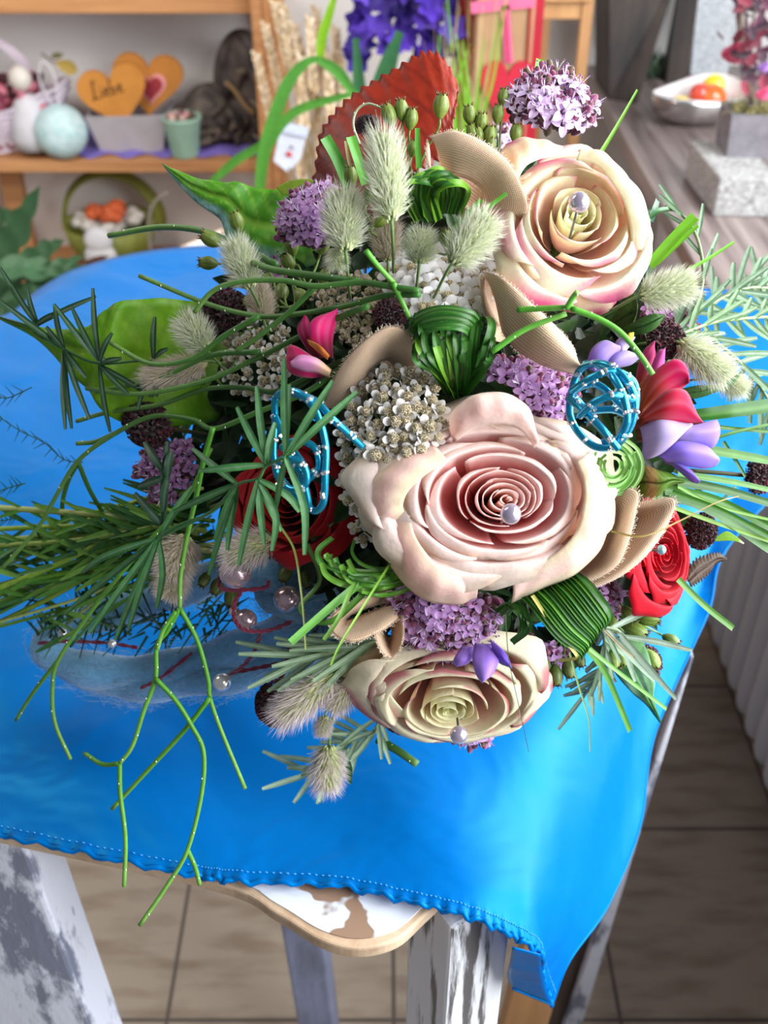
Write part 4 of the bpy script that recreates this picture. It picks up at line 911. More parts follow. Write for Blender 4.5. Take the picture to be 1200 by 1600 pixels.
linen('beige linen ribbon arch between the pink bloom and the grass loops left of centre', [
 ([(505, 638, .525), (522, 592, .505), (552, 550, .492), (588, 520, .486), (622, 512, .486), (652, 540, .495), (650, 590, .515)],
  [(560, 640, .53), (566, 605, .515), (576, 582, .508), (592, 566, .508), (606, 562, .512), (614, 572, .518), (606, 590, .53)], .006),
 ([(570, 570, .53), (590, 552, .535), (610, 548, .535), (620, 560, .535)], [(565, 610, .535), (585, 605, .54), (600, 600, .54), (615, 595, .54)], 0)])
linen('wide beige linen ribbon loop between the centre rose and the bright red rose', [
 ([(930, 765, .515), (992, 766, .498), (993, 800, .495), (980, 850, .495), (958, 888, .50), (905, 915, .508)],
  [(925, 800, .52), (940, 815, .515), (938, 840, .512), (930, 865, .512), (918, 880, .515), (895, 895, .52)], .006),
 ([(990, 785, .512), (1052, 780, .505), (1042, 820, .502), (1008, 868, .502), (965, 902, .506), (912, 924, .515)],
  [(985, 800, .53), (998, 812, .525), (985, 842, .515), (966, 872, .510), (940, 895, .511), (905, 910, .515)], .006)])
linen('small curled beige linen ribbon left of the lilac flowers at the lower left', [
 ([(612, 922, .54), (570, 934, .525), (535, 950, .515), (518, 966, .512), (522, 990, .506), (552, 1002, .500), (595, 985, .505), (622, 965, .52)],
  [(625, 935, .55), (578, 948, .54), (552, 958, .532), (542, 966, .53), (545, 970, .528), (566, 962, .525), (592, 952, .53), (612, 940, .54)], .005),
 ([(588, 950, .535), (584, 980, .515), (593, 1012, .506), (612, 1028, .506), (628, 1004, .51), (630, 962, .52)],
  [(604, 950, .545), (600, 978, .535), (604, 998, .53), (610, 1004, .53), (613, 982, .535), (612, 955, .545)], .003)])

# ---------------- yarrow
def yarrow_mesh(seed, white, open_):
    r_ = random.Random(seed); b = MB(); R_ = .0022
    for i in range(1):
        b.sphere((0, 0, 0), (R_*.95, R_*.95, R_*1.05), lambda u, v: mix(c(150, 138, 118), c(200, 186, 150), r_.random()), 12, 8)
    for k in range(34):     # disc florets
        a = k*2.4; rr = R_*.9*math.sqrt(k/34); z = math.sqrt(max(0, 1-(rr/R_)**2))*R_
        b.sphere((rr*math.cos(a), rr*math.sin(a), z), R_*.15, jit(r_.choice([c(228, 216, 180), c(200, 184, 146), c(150, 128, 92), c(236, 226, 200)]), .15), 5, 4)
    for k in range(5 if open_ else 4):
        a = 2*PI*k/5+r_.uniform(-.2, .2); lift = r_.uniform(.1, .5) if open_ else r_.uniform(.5, 1.1); rows = []
        sz = R_*(1.75 if open_ else 1.15)
        for i in range(5):
            t = i/4; w_ = sz*.62*math.sin(PI*min(1, .2+t*.68))
            rad = R_*.85+sz*1.1*t*math.cos(lift); z = -R_*.1+sz*1.1*t*math.sin(lift)
            rows.append([(rad*math.cos(a)-s_*w_*math.sin(a), rad*math.sin(a)+s_*w_*math.cos(a), z-abs(s_)*R_*.12) for s_ in (-1, -.5, 0, .5, 1)])
        b.grid([[np.array(q) for q in r] for r in rows], white)
    b.tube([(0, 0, -R_*3.2), (0, 0, -R_)], [R_*.3, R_*.75], c(150, 158, 120), 6)
    return b.mesh('yarrow_floret', M_FLOW)
Y_OPEN = [yarrow_mesh(i, c(250, 248, 250), True) for i in range(3)]
Y_GREY = [yarrow_mesh(i+10, c(238, 234, 230), False) for i in range(3)]
Y_DULL = [yarrow_mesh(i+20, c(196, 180, 162), False) for i in range(2)]
def scatter(pg, n, sep, r_):
    xs = [q[0] for q in pg]; ys = [q[1] for q in pg]; out = []; tries = 0
    while len(out) < n and tries < 6000:
        tries += 1; x, y = r_.uniform(min(xs), max(xs)), r_.uniform(min(ys), max(ys))
        if inside(x, y, pg) and all((x-a)**2+(y-b_)**2 > sep*sep for a, b_ in out): out.append((x, y))
    return out
def ell(cx, cy, rx, ry, rot=0, n=16):
    r = math.radians(rot); return [(cx+rx*math.cos(a)*math.cos(r)-ry*math.sin(a)*math.sin(r), cy+rx*math.cos(a)*math.sin(r)+ry*math.sin(a)*math.cos(r)) for a in [2*PI*k/n for k in range(n)]]
def yarrow(label, pg, n, sep, meshes, dd, sc=1., seed=1):
    r_ = random.Random(seed); pts = scatter(pg, n, sep, r_); cx = sum(q[0] for q in pts)/len(pts); cy = sum(q[1] for q in pts)/len(pts)
    t = thing('yarrow_head', label, 'flower', L2(cx, cy, dd+.03)); core = L2(cx, cy, dd+.045)
    for x, y in pts:
        rr = math.hypot(x-cx, y-cy)/120.; q = P(x, y, cap(x, y, surf(x, y)+dd+.012*rr*rr+r_.uniform(-.003, .003)))
        inst(r_.choice(meshes), 'floret', t, q, outward(x, y, .5)+DV((x-cx)/200+r_.uniform(-.35, .35), -(y-cy)/200+r_.uniform(-.35, .35), .6), sc*r_.uniform(.85, 1.15), r_.uniform(0, 6))
    b = MB()
    for x, y in pts[::2]: b.tube(cr([L2(x, y, dd+.01), L2((x+cx)/2, (y+cy)/2, dd+.025), core], 3), .0007, c(130, 140, 100), 4)
    b.build('stalks', M_STEM, t); return t
yarrow('white yarrow head with open florets between the furry tails and the upper right rose', [(600, 415), (640, 398), (700, 392), (760, 385), (795, 420), (790, 448), (745, 490), (700, 485), (650, 482), (612, 450)], 80, 14, Y_OPEN, .0, 1.12, 2)
yarrow('large greyish white yarrow head left of the centre rose', [(580, 590), (640, 580), (680, 600), (700, 660), (680, 690), (610, 730), (575, 790), (580, 850), (555, 835), (540, 760), (528, 690), (545, 640)], 98, 16, Y_GREY, .0, 1.28, 3)
yarrow('greyish yarrow head near the left green leaf', [(358, 515), (400, 480), (440, 500), (455, 560), (430, 620), (370, 620), (350, 580)], 48, 16, Y_GREY, .012, 1.22, 4)
yarrow('beige brown closed yarrow head above the pink bloom', [(480, 455), (550, 420), (600, 430), (605, 480), (560, 540), (520, 510), (490, 480)], 52, 15, Y_DULL, .012, 1.0, 5)

# ---------------- lilac oregano clusters
def oreg_mesh(seed, col, dark):
    r_ = random.Random(seed); b = MB(); L_ = .0055
    b.tube([(0, 0, -L_), (0, 0, -L_*.3), (0, 0, .0002)], [.0010, .0009, .0016], [dark, mix(dark, col, .4), col], 7, False)
    for k in range(4):
        a = PI/2*k+r_.uniform(-.15, .15); L1 = .0042*r_.uniform(.8, 1.15); rows = []
        for i in range(5):
            t = i/4; w_ = .0017*math.sin(PI*min(1, .28+t*.62)); rad = .0010+L1*t*.9; z = .0014*t-.0012*t*t
            rows.append([np.array((rad*math.cos(a)-s_*w_*math.sin(a), rad*math.sin(a)+s_*w_*math.cos(a), z+abs(s_)*.0006)) for s_ in (-1, -.5, 0, .5, 1)])
        b.grid(rows, [[mix(col, c(232, 214, 236), .35*(i/4))]*5 for i in range(5)])
    for k in range(3):
        a = r_.uniform(0, 6); b.tube(cr([(0, 0, 0), (.0008*math.cos(a), .0008*math.sin(a), .003), (.0020*math.cos(a), .0020*math.sin(a), .0055)], 3), .00018, c(236, 226, 240), 4)
        b.sphere((.0020*math.cos(a), .0020*math.sin(a), .0056), .0004, c(150, 110, 160), 5, 4)
    return b.mesh('oregano_floret', M_FLOW)
O_LIL = [oreg_mesh(i, c(190, 138, 202), c(96, 34, 76)) for i in range(3)]
O_PALE = [oreg_mesh(i+5, c(232, 206, 244), c(130, 60, 110)) for i in range(3)]
O_PURP = [oreg_mesh(i+9, c(172, 108, 170), c(78, 26, 60)) for i in range(3)]
def bract_mesh(seed, cols):
    r_ = random.Random(seed); b = MB()
    for k in range(7):
        a = r_.uniform(0, 6.28); rr = r_.uniform(0, .0028); q = np.array((rr*math.cos(a), rr*math.sin(a), r_.uniform(-.002, .001)))
        b.sphere(q, (.0013, .0013, .0024), jit(r_.choice(cols), .25), 7, 5, axis=(q[0]*300, q[1]*300, 1))
    return b.mesh('bracts', M_DARK)
BR = [bract_mesh(i, [c(96, 32, 70), c(70, 20, 48), c(140, 70, 104), c(110, 90, 70)]) for i in range(3)]
def oregano(label, pg, n, sep, meshes, d=None, dd=0, sc=1., seed=1, spread=1.0, name='oregano_cluster', bend=.5):
    r_ = random.Random(seed); pts = scatter(pg, n, sep, r_); cx = sum(q[0] for q in pts)/len(pts); cy = sum(q[1] for q in pts)/len(pts)
    rx = max(abs(q[0]-cx) for q in pts)+1; ry = max(abs(q[1]-cy) for q in pts)+1
    D = (lambda x, y: d) if d else (lambda x, y: surf(x, y)+dd)
    d0 = D(cx, cy); t = thing(name, label, 'flower', P(cx, cy, d0+.03))
    for i, (x, y) in enumerate(pts):
        ex, ey = (x-cx)/rx, (y-cy)/ry; q = P(x, y, cap(x, y, D(x, y)+.010*(ex*ex+ey*ey)+r_.uniform(-.003, .003)))
        ax_ = outward(x, y, bend)+DV(ex*spread+r_.uniform(-.4, .4), -ey*spread+r_.uniform(-.4, .4), .8)
        inst(r_.choice(meshes), 'floret', t, q, ax_, sc*r_.uniform(.8, 1.2), r_.uniform(0, 6))
    for i, (x, y) in enumerate(scatter(pg, int(n*1.1), sep*.7, r_)):
        q = P(x, y, cap(x, y, D(x, y)+.0045+.010*(((x-cx)/rx)**2+((y-cy)/ry)**2))); inst(r_.choice(BR), 'bract', t, q, outward(x, y, .5), sc*r_.uniform(1.1, 1.7), r_.uniform(0, 6))
    b = MB(); q0 = P(cx, cy+(15 if cy < 300 else 0), d0+.045)
    for x, y in pts[::3]: b.tube(cr([P(x, y, D(x, y)+.008), P((x+cx)/2, (y+cy)/2, d0+.02), q0], 3), .0007, c(120, 90, 70), 4)
    b.build('stalks', M_STEM, t); return t
oregano('pale lilac flower cluster standing above the upper right rose', [(800, 140), (830, 112), (870, 112), (905, 135), (928, 165), (922, 195), (880, 195), (840, 190), (800, 175)], 46, 13, O_PALE, d=.535, seed=61, spread=1.2, sc=1.2)
oregano('lilac flower cluster between the big upper left leaf and the round furry tail', [(432, 345), (455, 310), (500, 285), (535, 300), (530, 340), (510, 375), (470, 380), (440, 370)], 46, 12, O_LIL, d=.555, seed=62)
oregano('purple flower cluster between linen ribbon, centre rose and right wire ball', [(765, 570), (800, 565), (860, 570), (900, 590), (895, 620), (870, 660), (850, 672), (835, 640), (800, 600), (768, 590)], 46, 13, O_LIL, dd=.0, seed=63)
oregano('large lilac flower cluster between the centre rose and the lowest rose', [(608, 930), (660, 915), (720, 940), (770, 940), (775, 985), (750, 1015), (700, 1030), (650, 1015), (625, 975)], 72, 13, O_LIL, dd=-.003, seed=64, sc=1.1)
oregano('purple flower cluster under the furry tails at the right of the cream rose', [(1010, 480), (1050, 470), (1085, 480), (1085, 515), (1060, 545), (1030, 545), (1010, 515)], 34, 13, O_PURP, dd=.0, seed=65)
oregano('small lilac flower cluster below the wide linen ribbon on the right', [(915, 925), (950, 912), (968, 925), (960, 960), (930, 985), (910, 965)], 26, 12, O_LIL, dd=-.002, seed=66)
oregano('dusky purple flower cluster at the left below the burgundy bloom', [(230, 700), (290, 690), (300, 730), (290, 770), (250, 790), (220, 745)], 30, 14, O_PURP, d=.60, seed=67)
oregano('dark purple flower cluster half hidden behind buds at the upper left', [(395, 385), (430, 375), (450, 400), (440, 430), (410, 430)], 16, 13, O_PURP, dd=.004, seed=68)
oregano('tiny lilac flower tuft among the green buds left of the upper right rose', [(768, 205), (800, 200), (805, 225), (780, 235)], 10, 11, O_PALE, dd=.01, seed=69)
oregano('small purple flower tuft peeking out under the lowest rose', [(700, 1145), (765, 1140), (768, 1160), (710, 1162)], 9, 11, O_LIL, d=.595, seed=70)
oregano('few lilac florets hidden in green under the grass loops at the lower right', [(835, 1015), (870, 1010), (880, 1035), (845, 1040)], 8, 11, O_LIL, dd=.01, seed=71)

# ---------------- burgundy scabiosa balls
def scab_mesh(seed):
    r_ = random.Random(seed); b = MB(); b.sphere((0, 0, 0), (.72, .72, .62), c(38, 8, 16), 14, 9)
    for k in range(210):
        z = 1-1.5*k/210; a = k*2.39996; rr = math.sqrt(max(0, 1-z*z)); n = np.array((rr*math.cos(a), rr*math.sin(a), z)); tq = np.array(Vector(n).to_track_quat('Z', 'Y').to_matrix())
        col = jit(r_.choice([c(74, 14, 32), c(54, 10, 24), c(96, 22, 44), c(40, 8, 18)]), .25)
        for j in range(3):
            b_ = 2*PI*j/3+r_.uniform(0, 2); e = tq@np.array((math.cos(b_), math.sin(b_), .0))
            p0_ = n*.66; b.blade([p0_, p0_*1.25+e*.07+n*.05, n*(.98+r_.uniform(0, .1))+e*.17], .085, col, n+e*.6, .3, lambda t: .4+.7*t)
    return b.mesh('burgundy_florets', M_DARK)
SCM = [scab_mesh(1), scab_mesh(2)]
def scab(label, px, py, rpx, d=None, ax_=None, sq=(1, 1, .8), stem=None):
    d = d or surf(px, py)+.006; q = P(px, py, d); t = thing('burgundy_scabious', label, 'flower', q)
    axv = outward(px, py, .8) if ax_ is None else ax_; R_ = rpx*d/F
    inst(SCM[int(px) % 2], 'flower_head', t, q, axv, (R_*sq[0], R_*sq[1], R_*sq[2]))
    e = stem if stem is not None else q-unit(np.array(axv))*.05
    MB().tube(cr([q-unit(np.array(axv))*R_*.3, (q+e)/2, e], 4), .0013, c(70, 70, 40), 6).build('stem', M_STEM, t); return t
scab('nearly black burgundy bloom behind the long green stems at the upper left', 352, 492, 40)
scab('burgundy bloom over the blue cloth at the left end of the green leaf', 232, 664, 46, .60, sq=(1, .72, .8))
scab('dark burgundy bloom above the linen arch and left of the grass loops', 610, 492, 27)
scab('small burgundy bloom in front of the red leaf above the tallest furry tail', 574, 196, 19, .535)
scab('burgundy bloom hanging at the right edge of the photo over the cloth', 1186, 744, 27, .60, stem=P(1075, 735, .60))
scab('very dark burgundy bloom left of the lowest furry tails', 430, 1100, 38, .60, sq=(.8, 1, .8))
scab('dark burgundy bloom beside the green buds at the lower right', 1000, 1040, 34)
scab('burgundy bloom between the grass loops and the lowest rose', 812, 1008, 26, surf(812, 1008)+.01)
scab('burgundy bloom behind the upper rim of the lowest rose, near the linen', 745, 1035, 20, .555)
scab('dark burgundy bloom underneath the lowest rose at its left', 640, 1132, 32, .62, sq=(1.2, .5, .6))
scab('burgundy bloom between the bright red rose and the long grass at the right', 1095, 830, 28, .575)
scab('burgundy bloom beside the pink petals under the right furry tails', 1040, 530, 32, .54)
scab('wine red bloom peeking out between centre linen and bright red rose', 1050, 770, 20, .56)

# ---------------- furry bunny tail grass
def tail_hairs(seed, g1, g2, tip, n=1500):
    r_ = random.Random(seed); b = MB()
    for k in range(n):
        t = r_.random(); a = r_.uniform(0, 2*PI); prof = math.sin(PI*min(1, .12+t*.80))**.6; rr = .55*prof
        p_ = np.array((rr*math.cos(a), rr*math.sin(a), -1+2*t)); d_ = unit(np.array((math.cos(a)*.85, math.sin(a)*.85, .30+t*.7))+np.array((r_.gauss(0, .25), r_.gauss(0, .25), r_.gauss(0, .2))))
        L_ = r_.uniform(.45, .85)*(.75+.25*prof); w_ = .013; sd = unit(np.cross(d_, (r_.gauss(0, 1), r_.gauss(0, 1), r_.gauss(0, 1))))*w_; bend = np.array((0, 0, r_.uniform(-.05, .15)))*L_
        ca = mix(g1, g2, r_.random()); cb = mix(ca, tip, .8)
        b.add([p_-sd, p_+sd, p_+d_*L_*.5+sd*.7+bend*.3, p_+d_*L_*.5-sd*.7+bend*.3, p_+d_*L_+bend], [(0, 1, 2, 3), (3, 2, 4)], [ca, ca, mix(ca, tip, .6), mix(ca, tip, .6), cb])
    return b.mesh('plume_hairs', M_FUR)
def tail_core(seed, g1, g2):
    r_ = random.Random(seed); b = MB(); b.sphere((0, 0, 0), (.52, .52, .98), g1, 14, 10)
    for k in range(170):
        t = k/170; a = k*2.4; prof = math.sin(PI*min(1, .1+t*.82))**.6; b.sphere((.5*prof*math.cos(a), .5*prof*math.sin(a), -1+2*t), (.08, .08, .17), jit(mix(g1, g2, r_.random()), .15), 5, 4, axis=(math.cos(a)*.6, math.sin(a)*.6, 1))
    return b.mesh('seed_core', M_SEED)
TH = [(tail_core(1, c(160, 172, 122), c(198, 204, 156)), tail_hairs(1, c(176, 186, 142), c(206, 208, 176), c(230, 230, 218))),
      (tail_core(2, c(150, 150, 112), c(190, 180, 140)), tail_hairs(2, c(170, 160, 130), c(200, 184, 160), c(232, 216, 208))),
      (tail_core(3, c(168, 182, 120), c(200, 206, 140)), tail_hairs(3, c(180, 184, 140), c(200, 196, 160), c(234, 214, 230)))]
def tail(label, x0, y0, x1, y1, wpx, d=None, var=0, dd=-.008, stemto=None, tilt=0):
    """from base pixel to tip pixel"""
    cx, cy = (x0+x1)/2, (y0+y1)/2; d = d or surf(cx, cy)+dd; A, B = P(x0, y0, d+tilt), P(x1, y1, d-tilt); q = (A+B)/2; L_ = np.linalg.norm(B-A)/2
    t = thing('bunny_tail', label, 'grass flower', A); R_ = wpx*.5*d/F/.84
    hl = L_*.86; inst(TH[var][0], 'seed_head', t, q-(B-A)*.03, B-A, (R_, R_, hl)); inst(TH[var][1], 'plume', t, q-(B-A)*.03, B-A, (R_, R_, hl), rng.uniform(0, 6))
    e = P(*stemto) if stemto else A-unit(B-A)*.012-TOV*.05
    MB().tube(cr([A+unit(B-A)*.003, A-unit(B-A)*.003-TOV*.006, e], 4), .0008, c(120, 150, 90), 5).build('stem', M_STEM, t); return t
tail('tallest upright furry grass tail in front of the red leaf', 612, 345, 596, 200, 62, .475)
tail('round furry grass tail right of the upper left lilac cluster', 540, 392, 535, 292, 66, .485)
tail('dim furry grass tail behind the grass loops under the tallest tail', 606, 408, 602, 330, 46, .525, 1)
tail('diagonal furry grass tail left of the upper right rose', 706, 412, 772, 335, 66, .48)
tail('small furry grass tail sitting on top of the white yarrow', 655, 412, 660, 356, 54, .50)
tail('tiny pale furry grass bud under the round tail', 528, 388, 525, 424, 34, .495, 0)
tail('furry grass tail hanging at the left of the green buds over the upper stems', 392, 450, 362, 372, 54, .535)
tail('lower furry grass tail behind the upper left stems', 412, 500, 402, 440, 40, .56, 1)
tail('pale furry grass tail lying on the left green leaf, upper one', 322, 545, 282, 492, 54, .555)
tail('brownish furry grass tail lying on the left green leaf, lower one', 322, 565, 222, 596, 46, .57, 1)
tail('furry grass tail below the upper right rose, over the purple cluster', 1000, 462, 1092, 442, 56, .50)
tail('furry grass tail right of the pink bloom', 1062, 535, 1142, 592, 62, .53)
tail('small furry grass tail at the far right end of the pink bloom', 1122, 592, 1170, 610, 40, .56)
tail('furry grass tail at the left in front of the stems', 292, 838, 262, 905, 66, .575, 1)
tail('lower blond furry grass tail at the left, just below another', 280, 892, 258, 938, 52, .585, 1)
tail('pinkish furry grass tail lying above the largest pearl', 430, 842, 345, 872, 60, .55, 2)
tail('large lilac tinted furry grass tail below the pearls', 520, 1052, 430, 1128, 60, .56, 2)
tail('short lilac tinted furry grass tail left of the lowest rose', 552, 1062, 512, 1112, 50, .565, 2)
tail('tiny green tipped furry grass bud under the two lilac tinted tails', 508, 1118, 502, 1152, 28, .585, 2)
tail('lowest furry grass tail lying on the blue cloth', 514, 1165, 510, 1240, 54, .60, 2, stemto=(520, 1120, .585))

# ---------------- turquoise wire balls with silver crystals
def bead_mesh():
    b = MB(); r_ = random.Random(3)
    for k in range(3):
        a = k*2.1; b.sphere((.0007*math.cos(a), .0007*math.sin(a), 0), .00085, G, 6, 4)
    me = b.mesh('crystal_bead', M_CRYSTAL, smooth=False); return me
BEAD = bead_mesh()
def wireball(label, loops, r=.0017, step=.0105):
    allp = [P(*q) for l in loops for q in l[0]]; ctr = sum(allp)/len(allp); t = thing('wire_ball', label, 'decorative wire', ctr); n = 0
    for l in loops:
        pts = cr([P(*q) for q in l[0]], 10, l[1]); 
        if l[1]: pts.append(pts[0])
        MB().tube(pts, r, G, 9).build('wire', M_WIRE, t); acc = rng.uniform(0, .005)
        for i in range(1, len(pts)):
            acc += np.linalg.norm(pts[i]-pts[i-1])
            if acc > step and n < 96:
                acc = 0; tg = unit(pts[i]-pts[i-1])
                for m_ in range(2):
                    e = unit(TOV+np.array((rng.gauss(0, .6), rng.gauss(0, .4), rng.gauss(0, .6)))); n += 1
                    inst(BEAD, 'crystal', t, pts[i]+e*r*.9+tg*.0012*m_, tg, rng.uniform(.85, 1.2), rng.uniform(0, 6))
    return t
wireball('crumpled turquoise wire ball with silver crystals over the dark red rose', [
 ([(432, 620, .478), (462, 612, .468), (492, 640, .462), (508, 690, .462), (508, 740, .465), (505, 785, .47), (490, 798, .475), (470, 775, .48), (440, 755, .485), (428, 715, .487), (430, 660, .484)], True),
 ([(450, 612, .475), (490, 625, .465), (520, 655, .462), (545, 678, .468), (566, 698, .475)], False),
 ([(430, 650, .48), (448, 690, .475), (470, 720, .47), (480, 740, .47)], False),
 ([(440, 700, .472), (465, 688, .466), (492, 700, .464), (498, 730, .466), (480, 750, .47), (468, 748, .474)], False),
 ([(432, 725, .475), (452, 716, .466), (475, 728, .464), (478, 755, .466), (458, 765, .47), (436, 748, .476)], True),
 ([(436, 745, .48), (460, 772, .478), (482, 792, .475), (470, 740, .47), (452, 725, .47)], False)])
wireball('round turquoise wire ball with silver crystals right of the centre rose', [
 ([(905, 580, .482), (940, 568, .470), (975, 590, .462), (992, 625, .462), (985, 665, .465), (962, 695, .470), (930, 698, .475), (900, 670, .478), (890, 635, .482)], True),
 ([(888, 622, .478), (915, 645, .466), (942, 672, .460), (966, 702, .462)], False),
 ([(892, 612, .474), (925, 590, .465), (958, 580, .464), (990, 598, .468), (992, 640, .472), (975, 680, .474), (940, 692, .476)], False),
 ([(905, 650, .466), (930, 628, .458), (962, 618, .456), (990, 625, .462)], False),
 ([(898, 610, .48), (930, 600, .475), (960, 622, .47), (985, 650, .475), (960, 640, .48), (920, 640, .485), (902, 625, .486)], True),
 ([(915, 568, .482), (945, 575, .468), (970, 610, .458), (980, 655, .458), (965, 690, .464)], False)], .0018)

# ---------------- magenta blooms (pointed petals)
def petalL(ta, tb, name, parent, col0, col1, bulge=.004, m=M_FLOW, n=7):
    A, B = [P(*q) for q in ta], [P(*q) for q in tb]; rows = loft(A, B, n, 8, bulge); cc = []
    for i, r in enumerate(rows):
        t = i/(len(rows)-1); cc.append([mix(mix(col0, col1, sstep(.05, .55, t)), (1, .8, .9, 1), .05*math.cos(j*2.2)) if 1 else 0 for j in range(len(r))])
    return MB().grid(rows, cc).build(name, m, parent, solid=.0005)
t = thing('magenta_bloom', 'magenta bloom with orange base and pointed petals at the right of the wire ball', 'flower', P(1000, 640, .53))
mg, og = c(206, 32, 92), c(176, 84, 40)
petalL([(995, 640, .52), (1015, 590, .51), (1050, 562, .505), (1072, 572, .505), (1073, 600, .508)], [(1000, 650, .525), (1030, 628, .515), (1055, 612, .512), (1068, 605, .51), (1073, 600, .508)], 'petal', t, og, mg)
petalL([(1000, 650, .51), (1040, 612, .502), (1070, 610, .502), (1085, 638, .505), (1096, 662, .512)], [(1002, 662, .515), (1030, 668, .508), (1060, 668, .508), (1080, 665, .51), (1096, 662, .512)], 'petal', t, c(160, 52, 44), c(196, 22, 78))
petalL([(990, 625, .535), (995, 580, .53), (1005, 550, .528), (1020, 535, .53)], [(1010, 610, .54), (1020, 580, .535), (1024, 555, .532), (1020, 535, .53)], 'petal', t, og, c(198, 60, 120))
petalL([(1005, 615, .528), (1015, 580, .522), (1028, 550, .52), (1036, 546, .523)], [(1025, 610, .53), (1034, 590, .526), (1038, 565, .524), (1036, 546, .523)], 'petal', t, mg, c(204, 86, 160))
petalL([(985, 655, .525), (1000, 600, .515), (1030, 575, .51), (1052, 580, .512)], [(1000, 668, .53), (1015, 640, .52), (1038, 610, .516), (1052, 580, .512)], 'petal', t, c(150, 92, 40), c(190, 90, 60))
petalL([(985, 655, .52), (1005, 650, .512), (1030, 655, .506), (1055, 665, .51)], [(995, 690, .53), (1020, 690, .52), (1040, 682, .515), (1055, 665, .51)], 'petal', t, c(120, 70, 34), c(168, 40, 60))
t = thing('magenta_bloom', 'pink bloom with white tipped petal between the upper stems and linen arch', 'flower', P(490, 545, .53))
petalL([(500, 560, .515), (485, 530, .50), (488, 500, .498), (528, 485, .505)], [(520, 560, .52), (520, 530, .508), (525, 505, .505), (528, 485, .505)], 'petal', t, c(160, 20, 74), c(208, 40, 110))
petalL([(490, 560, .52), (470, 530, .512), (465, 510, .515), (478, 492, .52)], [(505, 555, .52), (492, 530, .512), (486, 510, .515), (478, 492, .52)], 'petal', t, c(160, 20, 74), c(196, 40, 104))
petalL([(505, 570, .515), (470, 545, .505), (452, 540, .508), (448, 560, .515)], [(505, 590, .52), (480, 590, .51), (458, 585, .512), (448, 575, .515)], 'petal', t, c(190, 40, 100), c(212, 50, 110))
petalL([(518, 578, .505), (495, 560, .498), (470, 555, .498), (455, 565, .502)], [(515, 590, .51), (495, 582, .503), (475, 580, .502), (455, 572, .502)], 'petal', t, c(230, 190, 150), c(226, 150, 200))
petalL([(480, 530, .50), (500, 540, .495), (515, 556, .498)], [(484, 538, .502), (500, 552, .498), (512, 562, .50)], 'stamen', t, c(220, 150, 50), c(196, 110, 30), .001)

# ---------------- lilac bellflowers
t = thing('bellflower', 'large lilac bellflower opening to the right above the long grass', 'flower', P(1010, 690, .53))
la, lb = c(204, 184, 232), c(140, 112, 214)
petalL([(1000, 668, .515), (1030, 655, .505), (1062, 660, .505), (1078, 662, .508)], [(1000, 720, .52), (1020, 715, .51), (1045, 700, .506), (1075, 668, .508)], 'petal', t, c(186, 170, 224), c(210, 190, 236), .006)
petalL([(1040, 665, .512), (1080, 665, .506), (1110, 658, .51), (1120, 656, .515)], [(1040, 700, .515), (1080, 695, .508), (1110, 700, .51), (1120, 692, .515)], 'petal', t, la, lb, .005)
petalL([(1020, 710, .512), (1060, 690, .505), (1100, 695, .507), (1120, 712, .512)], [(1040, 725, .516), (1070, 728, .508), (1100, 732, .51), (1118, 728, .514)], 'petal', t, lb, c(150, 122, 222), .005)
petalL([(1030, 712, .515), (1060, 725, .508), (1080, 735, .508), (1090, 750, .512)], [(1045, 722, .518), (1068, 742, .512), (1080, 752, .512), (1090, 755, .514)], 'petal', t, lb, c(122, 88, 206), .004)
t = thing('bellflower', 'lilac bellflower half hidden behind the right wire ball', 'flower', P(945, 560, .53))
petalL([(915, 575, .51), (925, 545, .505), (945, 532, .505), (965, 540, .508)], [(940, 590, .515), (950, 575, .51), (960, 560, .508), (968, 548, .508)], 'petal', t, c(120, 90, 190), c(176, 150, 230))
petalL([(940, 580, .512), (955, 560, .505), (975, 548, .505), (998, 555, .51)], [(950, 585, .515), (965, 575, .51), (985, 570, .51), (998, 560, .51)], 'petal', t, c(130, 100, 196), c(184, 164, 232))
petalL([(965, 550, .515), (962, 535, .512), (975, 525, .512), (988, 528, .515)], [(975, 552, .518), (980, 545, .516), (986, 538, .515), (990, 530, .515)], 'petal', t, la, c(196, 176, 232))
petalL([(980, 535, .508), (982, 522, .506), (988, 520, .508)], [(986, 537, .51), (989, 528, .508), (990, 520, .508)], 'stamen', t, c(226, 196, 60), c(230, 200, 70), .001)
t = thing('bellflower', 'violet bellflower hanging in front of the lowest rose', 'flower', P(765, 1000, .52))
petalL([(742, 1005, .515), (738, 1030, .503), (745, 1055, .50), (752, 1065, .502)], [(775, 1005, .515), (780, 1030, .503), (768, 1055, .50), (752, 1065, .502)], 'petal', t, c(150, 110, 214), c(168, 130, 226))
petalL([(765, 998, .51), (785, 1015, .503), (795, 1030, .503), (798, 1042, .506)], [(770, 1020, .512), (780, 1035, .506), (790, 1040, .506), (798, 1042, .506)], 'petal', t, c(140, 100, 214), c(112, 76, 204))
petalL([(722, 1010, .52), (712, 1025, .51), (708, 1035, .51), (712, 1040, .512)], [(742, 1010, .52), (738, 1028, .51), (728, 1038, .51), (712, 1040, .512)], 'petal', t, c(150, 110, 210), c(170, 130, 226))

